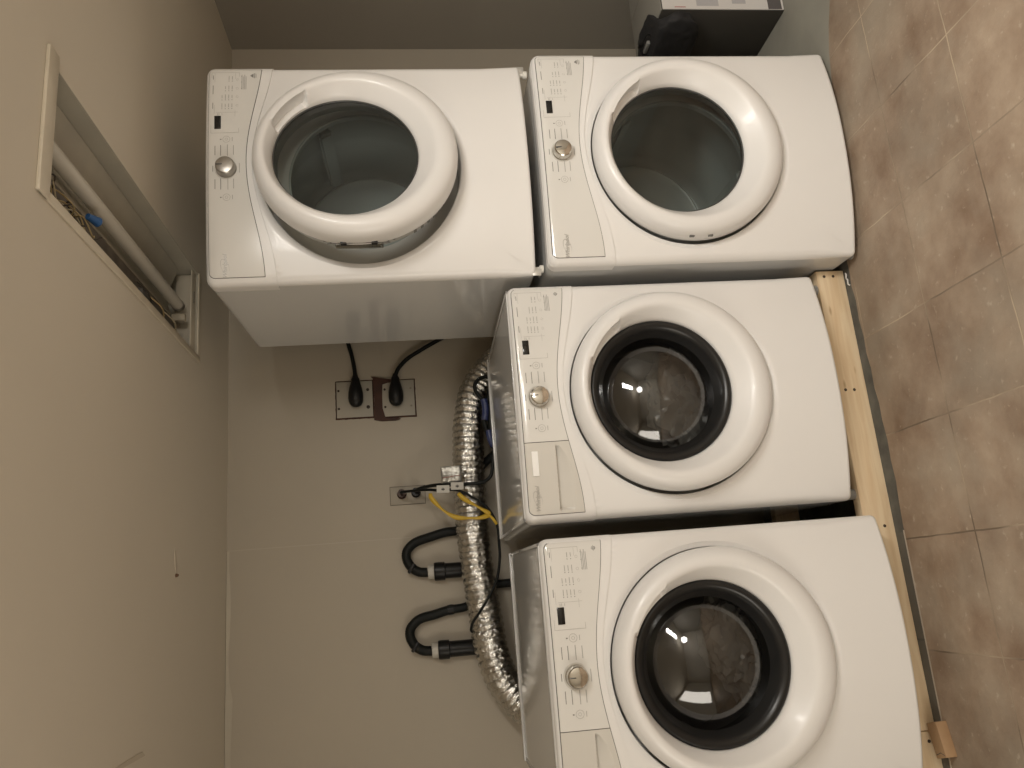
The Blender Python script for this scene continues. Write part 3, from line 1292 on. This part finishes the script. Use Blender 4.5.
# scrap of lumber on the floor in front of it
sc = MB()
sc.box(-.044, .044, -.023, .023, 0, .032, bev=.002)
so = sc.build('wood_scrap', mat('scrap_wood', (0.42, 0.27, 0.15), 0.6, var=(12, (0.34, 0.21, 0.11), 0.8), bump=(50, 0.3, 0.002)), None)
so.location = (-.752, -.803, 0.0)
so.rotation_euler = (0, 0, R(12))
tag(so, 'short brown offcut of wood on the floor against the lumber platform', 'wood scrap')
sp = MB()
sp.raw([(-.038, -.020, .0323), (-.030, -.004, .0323), (-.034, .018, .0323), (-.036, .018, .0323), (-.032, -.004, .0323), (-.040, -.020, .0323)], [(0, 1, 4, 5), (1, 2, 3, 4)])
sp.build('split', SEAM, so, smooth=False)

# ------------------------------------------------------------------ foil duct
path = resample(spline([(.80, .00, .70), (.74, .005, .84), (.66, .012, .97), (.565, .016, 1.072), (.51, .016, 1.115), (.454, .016, 1.142), (.38, .016, 1.158), (.298, .016, 1.168), (.146, .016, 1.174),
                        (-.04, .016, 1.174), (-.185, .016, 1.166), (-.328, .016, 1.151), (-.449, .016, 1.138), (-.55, .016, 1.112), (-.63, .016, 1.065),
                        (-.69, .016, 1.0), (-.735, .02, .90), (-.76, .02, .78)], 10), .0035)


def duct_r(i, s):
    ph = s / .0235 + .25 * noise.noise(Vector((s * 6, 0, 0)))
    return .0575 * (1 + .055 * (abs(sin(pi * ph)) ** .8 * 2 - 1)) + .0018 * noise.noise(Vector((s * 9, 3, 0)))


def duct_w(i, th, p):
    q = Vector((cos(th) * 1.6, sin(th) * 1.6, i * .055))
    return .035 * noise.noise(q * 1.5) + .028 * noise.noise(q * 4.5)


V, F = tube_geo(path, duct_r, 72, True, duct_w)
dk = mesh('foil_duct', V, F, FOIL, None, True, 45, fix=True)
tag(dk, 'long crinkled aluminium foil duct running along the back wall behind the washers', 'duct')

# ------------------------------------------------------------------ drain stand pipes and hoses
for (px, hx, nm, drop) in ((-.176, -.032, 'nearer to the dryers', 0), (-.456, -.316, 'farther from the dryers', .004)):
    y = .1105
    t = empty('stand_pipe', (px, y, 0))
    tag(t, 'black plastic drain stand pipe with white ring, the one %s' % nm, 'pipe')
    V, F = tube_geo([Vector((0, .0292, 1.148)), Vector((0, .016, 1.149)), Vector((0, .006, 1.153)), Vector((0, .001, 1.161)), Vector((0, 0, 1.172)), Vector((0, 0, 1.322))], .0285, 28)
    mesh('pipe', V, F, BLACKPL, t, True, 50, fix=True)
    V, F = [], []
    prof = ((.0285, 1.28), (.034, 1.283), (.034, 1.316), (.0325, 1.322), (.024, 1.322), (.022, 1.30))
    for (r_, z) in prof:
        for k in range(28):
            V.append((r_ * cos(2 * pi * k / 28), r_ * sin(2 * pi * k / 28), z))
    for j in range(len(prof) - 1):
        for k in range(28):
            k2 = (k + 1) % 28
            F.append((j * 28 + k, j * 28 + k2, (j + 1) * 28 + k2, (j + 1) * 28 + k))
    mesh('coupling', V, F, BLACKPL, t, True, 40, fix=True)
    V, F = tube_geo([Vector((0, 0, 1.3235)), Vector((0, 0, 1.345))], .0265, 28)
    mesh('collar', V, F, mat('white_collar', (0.48, 0.46, 0.41), 0.5), t, True, 50, fix=True)
    h = empty('drain_hose', (px, y, 1.345))
    tag(h, 'black drain hose hooked over into the stand pipe %s' % nm, 'hose')
    w = hx - px
    pts = [(0, 0, .0015), (0, 0, .010), (.004, 0, .034), (.020, 0, .058), (.048, 0, .075), (.078, 0, .076), (.100, 0, .060), (.116, .002, .034), (w - .014, .006, -.018), (w - .002, .006, -.07), (w + .004, .006, -.13), (w + .03, .006, -.185), (w + (.06 if drop else .10), .006, -.205)] + ([(w + .075, .004, -.235), (w + .078, .0, -.32)] if drop else [(w + .22, .006, -.215), (w + .30, -.03, -.30)])
    pth = resample(spline(pts, 10), .003)
    nn = len(pth)
    V, F = tube_geo(pth, lambda i, s: .0175 * (1 - .10 * min(1, max(0, (i / nn - .42) * 6))) + .0006 * sin(s * 900), 20)
    hb = mesh('hose', V, F, BLACKRB, h, True, 60, fix=True)
    mb = MB()
    mb.box(-.0205, .0205, -.0205, .0205, -.006, .006, bev=.004)
    c1 = mb.build('hose_clip', BLACKPL, h)
    c1.location = (.018, 0, .060)
    c1.rotation_euler = (0, R(38), 0)
    i = int(nn * .50)
    a, b = pth[i], pth[i + 7]
    V, F = tube_geo([a, b], .0188, 20)
    mesh('hose_cuff', V, F, BLACKPL, h, True, 50, fix=True)

# ------------------------------------------------------------------ outlets on the back wall with heavy dryer cords
PLATE = plaster('painted_plate', (0.39, 0.355, 0.295), (0.33, 0.32, 0.28), 0.8)
RUST = mat('brown_paint', (0.060, 0.022, 0.012), 0.7, var=(30, (0.03, 0.012, 0.008), 0.8))


def outlet(x0, x1, z0, z1, lab, screw_m, plugx, plugz, cordpts, lab2, notch):
    cx, cz = (x0 + x1) / 2, (z0 + z1) / 2
    t = empty('outlet_plate', (cx, YB, cz))
    tag(t, lab, 'outlet')
    w, h = (x1 - x0) / 2, (z1 - z0) / 2
    mb = MB()
    mb.box(-w, w, -.006, -.0005, -h, h, bev=.002)
    mb.build('plate', PLATE, t)
    # ragged brown paint line round the plate
    V, F = [], []
    random.seed(int(cz * 100))
    per = []
    for (ax, az, bx, bz) in ((-w, -h, w, -h), (w, -h, w, h), (w, h, -w, h), (-w, h, -w, -h)):
        for k in range(16):
            s = k / 16
            per.append((ax + (bx - ax) * s, az + (bz - az) * s))
    for (x, z) in per:
        q = .0034 + .0030 * abs(noise.noise(Vector((x * 70, z * 70, cz * 5))))
        if x < -w + .004:
            q += .001
        l = sqrt(x * x + z * z)
        V.append((x - x / l * .001, -.0066, z - z / l * .001))
        V.append((x + math.copysign(q, x) * (abs(x) > w - .001), -.0012, z + math.copysign(q, z) * (abs(z) > h - .001)))
    k = len(per)
    for i in range(k):
        F.append((2 * i, 2 * i + 1, 2 * ((i + 1) % k) + 1, 2 * ((i + 1) % k)))
    mesh('paint_line', V, F, RUST, t, True, 60, fix=True)
    for (sx, sz, rr, mm) in screw_m:
        V, F = lathe_y([(rr, 0), (rr, .002), (rr * .5, .003), (.0003, .003)], 16)
        s_ = mesh('screw', V, F, mm, t, True, 50, fix=True)
        s_.location = (sx, -.006, sz)
    c = empty('power_cord', (plugx, YB - .008, plugz))
    tag(c, lab2, 'power cord')
    # pear shaped plug head lying against the plate, cord leaving sideways (+x)
    V, F = [], []
    prof = [(-.058, .0005), (-.056, .012), (-.050, .021), (-.038, .0285), (-.020, .031), (.0, .030), (.020, .026), (.038, .0205), (.050, .0175), (.056, .0175), (.060, .015), (.066, .012), (.075, .0095)]
    for (x, r_) in prof:
        for k in range(24):
            a = 2 * pi * k / 24
            V.append((x, -.024 + .8 * r_ * cos(a) * (1 if cos(a) > 0 else 1.1), r_ * .95 * sin(a)))
    for j in range(len(prof) - 1):
        for k in range(24):
            k2 = (k + 1) % 24
            F.append((j * 24 + k, j * 24 + k2, (j + 1) * 24 + k2, (j + 1) * 24 + k))
    mesh('plug', V, F, BLACKPL, c, True, 60, fix=True)
    tube('cord', [(.066, -.024, 0)] + cordpts, .0082, BLACKRB, c, 14, 8)
    return t


dk_s = mat('plate_screw_dark', (0.03, 0.018, 0.012), 0.6)
lt_s = mat('plate_screw_painted', (0.24, 0.21, 0.17), 0.6)
outlet(.438, .586, 1.5255, 1.668, 'square wall outlet plate nearest the ceiling, outlined in brown paint',
       [(.037, .062, .0045, dk_s), (-.036, .062, .0045, dk_s), (.037, -.052, .006, dk_s), (-.034, -.052, .007, dk_s)],
       .531, 1.590, [(.10, -.024, .002), (.15, -.022, .010), (.20, -.022, .022), (.27, -.03, .04), (.34, -.06, .03), (.40, -.12, -.03)],
       'thick black cord plugged in nearest the ceiling, running behind the stacked dryer', 1)
outlet(.434, .582, 1.361, 1.4955, 'square wall outlet plate below the other, outlined in brown paint',
       [(.038, .050, .0045, dk_s), (-.034, .050, .0045, dk_s), (.038, -.052, .004, lt_s), (-.034, -.052, .004, lt_s)],
       .527, 1.434, [(.098, -.024, -.016), (.135, -.022, -.052), (.165, -.022, -.100), (.198, -.022, -.160), (.237, -.022, -.238), (.29, -.03, -.34)],
       'thick black cord plugged into the lower plate, dropping away behind the dryers', 1)
# brown patch between the two plates
V, F = [], []
pts = [(.418, 1.4935), (.418, 1.440), (.421, 1.425), (.4255, 1.420), (.429, 1.440), (.430, 1.4785), (.47, 1.489), (.52, 1.4885), (.567, 1.486), (.573, 1.465), (.577, 1.425), (.583, 1.428), (.590, 1.470), (.602, 1.530),
       (.594, 1.5235), (.55, 1.5225), (.50, 1.5200), (.46, 1.5225), (.425, 1.5235)]
k = len(pts)
V = [(x, YB - .0075, z) for x, z in pts] + [(x, YB - .0002, z) for x, z in pts]
F = [tuple(range(k))] + [(i, (i + 1) % k, k + (i + 1) % k, k + i) for i in range(k)]
tag(mesh('brown_paint_patch', V, F, RUST, None, False, fix=True), 'ragged dark brown strip of paint between the two outlet plates', 'paint')

# ------------------------------------------------------------------ water valves
t = empty('water_valve_box', (.120, YB, 1.407))
tag(t, 'painted square wall plate with the two water pipe stubs above the foil duct', 'valve plate')
mb = MB()
mb.box(-.034, .034, -.004, -.0003, -.066, .066, bev=.001)
mb.build('plate', plaster('valve_plate_paint', (0.36, 0.325, 0.265), (0.33, 0.30, 0.25), 0.6), t)
mb = MB()
for (a, b) in (((-.036, .036, -.0022, -.0002, .066, .068)), ((-.036, .036, -.0022, -.0002, -.068, -.066))), :
    pass
mb = MB()
mb.box(-.036, .036, -.0020, -.0001, -.068, .068)
mb.build('plate_outline', mat('plate_gap', (0.13, 0.11, 0.09), 0.8), t, smooth=False)
for (z, mm, nm) in ((.022, mat('brown_valve', (0.045, 0.02, 0.012), 0.5), 'valve'), (-.032, BLACKPL, 'valve')):
    V, F = lathe_y([(.018, .003), (.018, .010), (.014, .014), (.012, .034), (.015, .036), (.015, .048), (.0005, .048)], 24)
    o = mesh(nm, V, F, mm, t, True, 40, fix=True)
    o.location = (.004 if z > 0 else .006, 0, z)


def hose(name, pts, r, label, m=BLACKRB):
    o = tube(name, pts, r, m, None, 12, 10)
    tag(o, label, 'hose')
    return o


hose('water_hose', [(.124, .092, 1.429), (.123, .06, 1.428), (.118, .010, 1.385), (.112, -.035, 1.33), (.104, -.054, 1.287), (.102, -.058, 1.232), (.076, -.060, 1.179), (.028, -.062, 1.120),
                    (-.035, -.062, 1.090), (-.107, -.062, 1.087), (-.157, -.062, 1.089), (-.235, -.062, 1.108), (-.319, -.060, 1.162), (-.362, -.052, 1.196), (-.388, -.040, 1.206), (-.398, -.03, 1.202)], .0050,
     'thin black hose from the higher wall valve looping down across the foil duct')
hose('water_hose', [(.126, .092, 1.375), (.128, .06, 1.372), (.130, .015, 1.34), (.127, -.035, 1.295), (.122, -.056, 1.25), (.120, -.060, 1.20), (.120, -.062, 1.155), (.124, -.062, 1.125), (.142, -.062, 1.100), (.175, -.066, 1.090), (.22, -.066, 1.086)], .0065,
     'black hose from the lower wall valve dropping over the duct behind the nearer washer')

TAGM = mat('paper_tag', (0.52, 0.50, 0.45), 0.6)
FILM = mat('foil_label', (0.5, 0.49, 0.45), 0.3, metal=0.7, bump=(40, 0.8, 0.01))
for (z, x, lab) in ((1.276, .104, 'small white paper tag on the water hoses, the upper one'), (1.224, .112, 'small white paper tag on the water hoses, the lower one')):
    mb = MB()
    mb.box(-.011, .016, -.0008, .0008, -.023, .023)
    o = mb.build('paper_tag', TAGM, None, smooth=False)
    o.location = (x, -.0665, z)
    o.rotation_euler = (0, R(2), 0)
    tag(o, lab, 'tag')
    mk = MB()
    mk.box(-.001, .004, -.0014, -.0009, -.006, .006)
    mk.box(-.004, .007, -.0014, -.0009, -.0015, .0015)
    mk.build('tag_mark', SEAM, o, smooth=False)
mb = MB()
random.seed(4)
V, F = [], []
for i in range(9):
    for j in range(7):
        x, z = .128 + .062 * j / 6, 1.206 + .074 * i / 8
        V.append((x, -.060 - .006 * noise.noise(Vector((x * 40, z * 40, 0))) - .003 * sin(j) - 0, z + .004 * noise.noise(Vector((x * 60, z * 30, 4)))))
for i in range(8):
    for j in range(6):
        a = i * 7 + j
        F.append((a, a + 1, a + 8, a + 7))
o = mesh('foil_flap', V, F, FILM, None, True, 20)
sd = o.modifiers.new('thick', 'SOLIDIFY')
sd.thickness = .001
tag(o, 'loose flap of torn foil with a red edge over the duct by the paper tags', 'foil')
mb = MB()
mb.box(-.001, .001, -.0012, .0012, -.034, .034, bev=.0004)
rl = mb.build('red_edge', mat('red_print', (0.25, 0.05, 0.025), 0.5), o)
rl.location = (.150, -.070, 1.243)
rl.rotation_euler = (0, R(-6), 0)

# yellow caution tape loop
YEL = mat('yellow_tape', (0.55, 0.36, 0.03), 0.45)


def ribbon(pts, w, m, name, parent=None):
    P = resample(spline(pts, 10), .006)
    V, F = [], []
    for i, p in enumerate(P):
        a, b = P[max(0, i - 1)], P[min(len(P) - 1, i + 1)]
        t_ = (b - a).normalized()
        sd_ = t_.cross(Vector((0, 1, 0))).normalized()
        tw = w * (.75 + .25 * sin(i * .35))
        V += [p - sd_ * tw / 2 + Vector((0, .003 * sin(i * .3), 0)), p + sd_ * tw / 2]
    for i in range(len(P) - 1):
        F.append((2 * i, 2 * i + 1, 2 * i + 3, 2 * i + 2))
    o = mesh(name, V, F, m, parent, True, 60)
    s_ = o.modifiers.new('thick', 'SOLIDIFY')
    s_.thickness = .0008
    return o


yt = empty('yellow_tape', (.05, -.02, 1.2))
tag(yt, 'torn yellow plastic tape tied round the foil duct by the water hoses', 'tape')
off = Vector((-.05, .02, -1.2))
for pts in ([(.096, -.050, 1.322), (.080, -.054, 1.320), (.055, -.058, 1.302), (.025, -.062, 1.273), (.002, -.064, 1.235), (-.004, -.066, 1.195), (-.006, -.066, 1.150), (.002, -.064, 1.110)],
            [(.088, -.064, 1.222), (.067, -.066, 1.203), (.034, -.067, 1.155), (.004, -.066, 1.110)],
            [(.002, -.068, 1.116), (-.014, -.068, 1.102), (-.034, -.068, 1.090)]):
    ribbon([Vector(p) + off + Vector((0, -.0, 0)) for p in pts], .017 if len(pts) > 3 else .010, YEL, 'strip', yt)

# bundle of spare hose and blue taped cable between the washer and the wall
t = empty('cable_bundle', (.40, -.045, 1.055))
tag(t, 'black coiled cable with blue wrapped ends stuffed under the duct behind the washer', 'cable')
tube('cable', [(.13, .0, -.08), (.125, -.012, .02), (.118, -.014, .055), (.100, -.016, .075), (.075, -.014, .078), (.05, -.012, .065), (.03, -.010, .05), (-.02, -.008, .03), (-.10, -.008, .012), (-.16, .0, -.03)], .0075, BLACKRB, t)
tube('cable', [(.10, .0, -.06), (.09, -.006, .01), (.04, -.008, .030), (-.03, -.010, .052), (-.09, -.006, .044), (-.15, 0, .022), (-.2, .01, -.03)], .009, BLACKRB, t)
tube('cable', [(.06, .0, .0), (.02, -.004, .020), (-.05, -.006, .028), (-.10, -.002, .02), (-.13, .0, -.04)], .012, BLACKRB, t)
tube('blue_wrap', [(.035, -.012, .048), (.0, -.013, .044), (-.045, -.013, .050)], .013, mat('blue_wrap', (0.02, 0.03, 0.10), 0.4, bump=(60, 0.8, 0.004)), t)
tube('blue_wrap', [(-.085, -.012, .038), (-.12, -.012, .034), (-.145, -.011, .024)], .012, MATS['blue_wrap'], t)

# ------------------------------------------------------------------ recessed fluorescent fixture
CREAM = mat('cream_fixture_enamel', (0.66, 0.60, 0.49), 0.45, var=(14, (0.55, 0.50, 0.40), 0.6))
FIXIN = mat('fixture_inside', (0.45, 0.42, 0.345), 0.5, var=(8, (0.38, 0.355, 0.30), 0.7))
TROUGH = mat('dark_trough', (0.16, 0.14, 0.115), 0.6, var=(20, (0.08, 0.07, 0.06), 0.8))  # darker, mottled tone than the rest of the housing
fx = empty('ceiling_light_fixture', ((HX0 + HX1) / 2, (HY0 + HY1) / 2, ZC))
tag(fx, 'recessed cream fluorescent light fixture in the ceiling, uncovered and unlit', 'ceiling light')
cx, cy = (HX0 + HX1) / 2, (HY0 + HY1) / 2
lx, ly = (HX1 - HX0) / 2, (HY1 - HY0) / 2
t_ = .002
D_ = .098
mb = MB()
mb.box(-lx, -lx + t_, -ly, ly, 0.0, D_)
mb.box(lx - t_, lx, -ly, ly, 0.0, D_)
mb.box(-lx, lx, -ly, -ly + t_, 0.0, D_)
mb.box(-lx, lx, ly - t_, ly, 0.0, D_)
mb.box(-lx, lx, -ly, ly, D_, D_ + .002)
mb.build('housing', FIXIN, fx, smooth=False)
# flange: wide across the near end, narrow along the sides
mb = MB()
mb.box(-lx - .018, -lx + .004, -ly - .03, ly + .022, -.006, -.0003, bev=.0015)
mb.box(-lx - .018, lx + .022, -ly - .034, -ly + .012, -.009, -.0003, bev=.002)
mb.box(-lx - .014, lx + .004, ly - .005, ly + .022, -.005, -.0003, bev=.0015)
mb.build('flange', CREAM, fx)
mb = MB()
mb.box(-lx + .004, lx - .004, ly - .055, ly - .008, .006, .010, bev=.001)
mb.box(-lx + .004, lx - .004, ly - .010, ly - .004, .006, .07, bev=.001)
mb.build('end_plate', CREAM, fx)
mb = MB()
mb.box(-.022, .020, ly - .028, ly - .024, .0045, .0062)
mb.build('end_slot', SEAM, fx, smooth=False).location = (.055, 0, 0)
mb = MB()
mb.box(-lx + .003, -.035, -ly + .004, ly - .06, .060, .066)
mb.build('wiring_trough', TROUGH, fx, smooth=False)
# sloping reflector on the right side
V = [(-.030, -ly + .004, .062), (-.030, ly - .06, .062), (.035, ly - .06, .088), (.035, -ly + .004, .088), (lx - .004, ly - .06, .050), (lx - .004, -ly + .004, .050)]
o = mesh('reflector', V, [(0, 1, 2, 3), (3, 2, 4, 5)], FIXIN, fx, False)
sd = o.modifiers.new('thick', 'SOLIDIFY')
sd.thickness = .001
V, F = tube_geo([Vector((0, -ly + .02, .046)), Vector((0, ly - .075, .046))], .0195, 24)
tb = mesh('fluorescent_tube', V, F, mat('unlit_tube_glass', (0.62, 0.59, 0.52), 0.25), fx, True, 50, fix=True)
tb.location = (.012, 0, 0)
for y in (-ly + .012, ly - .065):
    V, F = tube_geo([Vector((0, y - .008, .046)), Vector((0, y + .008, .046))], .0203, 24)
    mesh('tube_cap', V, F, SATIN, fx, True, 50, fix=True).location = (.012, 0, 0)
mb = MB()
mb.box(-.012, .012, -.010, .010, .0, .045, bev=.004)
sk = mb.build('lamp_holder', mat('aged_holder', (0.45, 0.40, 0.31), 0.5), fx)
sk.location = (-.035, ly - .072, .018)
wcol = [mat('cream_wire', (0.50, 0.44, 0.30), 0.5), mat('dark_wire', (0.05, 0.04, 0.03), 0.5), mat('tan_wire', (0.42, 0.33, 0.17), 0.5)]
random.seed(12)
for k in range(6):
    y0 = -ly + .03 + .0 * k
    ya = -ly + .04 + random.random() * .12 if k < 6 else -ly + .45 + random.random() * .2
    yb = ya + (.24 + random.random() * .12 if k < 6 else .35)
    pts = []
    for j in range(8):
        s = j / 7
        pts.append((-.085 + random.uniform(-.026, .030), ya + (yb - ya) * s, .048 + random.uniform(-.026, .008)))
    tube('wire', pts, .0019, wcol[k % 3], fx, 8, 6)
for k in range(3):
    ya = .12 + .12 * k
    tube('wire', [(-.06, ya, .05), (-.085, ya + .03, .025), (-.105, ya + .07, .030), (-.085, ya + .11, .045), (-.06, ya + .14, .052)], .0022, wcol[(k + 1) % 3], fx, 8, 6)
mb = MB()
t2 = bmesh.new()
bmesh.ops.create_cone(t2, cap_ends=True, segments=16, radius1=.013, radius2=.008, depth=.036)
bmesh.ops.bevel(t2, geom=[e for e in t2.edges], offset=.001, segments=1, affect='EDGES')
mb.add(t2, Matrix.Rotation(R(70), 4, 'X'))
wn = mb.build('wire_nut', mat('blue_wire_nut', (0.03, 0.11, 0.30), 0.35), fx)
wn.location = (-.052, -ly + .32, .030)
mb = MB()
mb.box(-.012, .012, -.03, .03, .0, .02, bev=.002)
wn2 = mb.build('ballast_clip', SEAM, fx)
wn2.location = (-.085, ly - .40, .036)

# ------------------------------------------------------------------ box and canister right of the dryers
CARD = mat('shaded_cardboard', (0.050, 0.046, 0.039), 0.8)  # shade on the box's side is put into the carton colour
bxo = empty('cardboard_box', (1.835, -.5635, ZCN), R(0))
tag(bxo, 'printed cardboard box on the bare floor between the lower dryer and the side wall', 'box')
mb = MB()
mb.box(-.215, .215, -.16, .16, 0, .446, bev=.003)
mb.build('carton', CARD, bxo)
mb = MB()
mb.box(-.214, -.001, -.159, .159, .446, .4485, bev=.0008)
fl_ = mb.build('top_flap', mat('grey_card', (0.25, 0.24, 0.21), 0.75), bxo)
fl2 = fl_.copy()
COL.objects.link(fl2)
fl2.location = (.2155, 0, 0)
mb = MB()
mb.box(-.213, .213, -.1625, -.1595, .003, .443)
V_, F_ = [], []


def printed(x0, x1, z0, z1):
    i = len(V_)
    V_.extend([(x0, -.1628, z0), (x1, -.1628, z0), (x1, -.1628, z1), (x0, -.1628, z1)])
    F_.append((i, i + 1, i + 2, i + 3))


for q in ((-.10, .02, .30, .36), (-.19, -.05, .14, .19), (-.20, -.17, .24, .32), (-.10, .05, .22, .232), (-.10, .03, .20, .208), (-.212, -.17, .010, .06), (-.206, -.203, .36, .40)):
    printed(*q)
wf = mb.build('printed_face', [mat('printed_white_card', (0.60, 0.58, 0.56), 0.5), mat('card_print_grey', (0.40, 0.39, 0.40), 0.6), mat('card_print_dark', (0.10, 0.09, 0.09), 0.6), mat('card_print_red', (0.35, 0.06, 0.06), 0.6)], bxo, smooth=False)
bm = bmesh.new()
bm.from_mesh(wf.data)
vv = [bm.verts.new(v) for v in V_]
for k, f in enumerate(F_):
    nf = bm.faces.new([vv[i] for i in f])
    nf.material_index = 1 if k < 5 else (2 if k == 5 else 3)
bm.to_mesh(wf.data)
bm.free()

# black cloth bag slung over the near top edge of the box
BAGC = mat('black_cloth', (0.012, 0.012, 0.013), 0.75, bump=(40, 0.6, 0.004))
bg = empty('black_bag', (1.613, -.592, .4485))
tag(bg, 'limp black bag with a looped string hanging over the edge of the cardboard box', 'bag')
bm = bmesh.new()
bmesh.ops.create_icosphere(bm, subdivisions=5, radius=1)
for v in bm.verts:
    p = v.co.copy()
    k = 1 + .10 * noise.noise(p * 1.7 + Vector((3, 1, 0))) + .05 * noise.noise(p * 4.5)
    x, y, z = p.x, p.y, p.z
    x = math.copysign(abs(x) ** .8, x)
    y = math.copysign(abs(y) ** .7, y)
    z = math.copysign(abs(z) ** .75, z)
    X_, Y_, Z_ = x * .040 * k - .036, y * .150 * k, z * .088 * k - .058
    if Z_ > .004:
        X_ += (Z_ - .004) * 2.2 + .0
    if X_ > .008:
        Z_ = max(Z_, .0025)
    v.co = (X_, Y_, Z_)
me = bpy.data.meshes.new('cloth')
bm.to_mesh(me)
bm.free()
link('cloth', me, BAGC, bg, True, None)
tube('string_loop', [(-.030, -.05, .020), (-.035, -.055, .034), (-.040, -.02, .040), (-.038, .03, .034), (-.034, .05, .018), (-.030, .06, .0)], .0018, BLACKRB, bg, 8, 6)
mb = MB()
mb.box(-.004, .004, -.010, .010, -.009, .009, bev=.001)
mb.build('cord_stop', BLACKPL, bg).location = (-.040, -.005, .044)
mb = MB()
mb.box(-.005, .010, -.035, .020, -.002, .010, bev=.002)
mb.build('grey_label', mat('grey_label', (0.22, 0.22, 0.21), 0.5), bg).location = (-.042, .01, .016)

# bit of white caulk dried on the bare floor beside the lumber
ck = tube('caulk_drip', [(.600, -.772, .001), (.592, -.778, .003), (.583, -.773, .002), (.574, -.780, .003), (.562, -.777, .002), (.556, -.783, .001)], .0022, mat('white_caulk', (0.7, 0.69, 0.66), 0.6), None, 8, 6)
tag(ck, 'tiny squiggle of dried white caulk on the bare floor strip beside the platform', 'caulk')
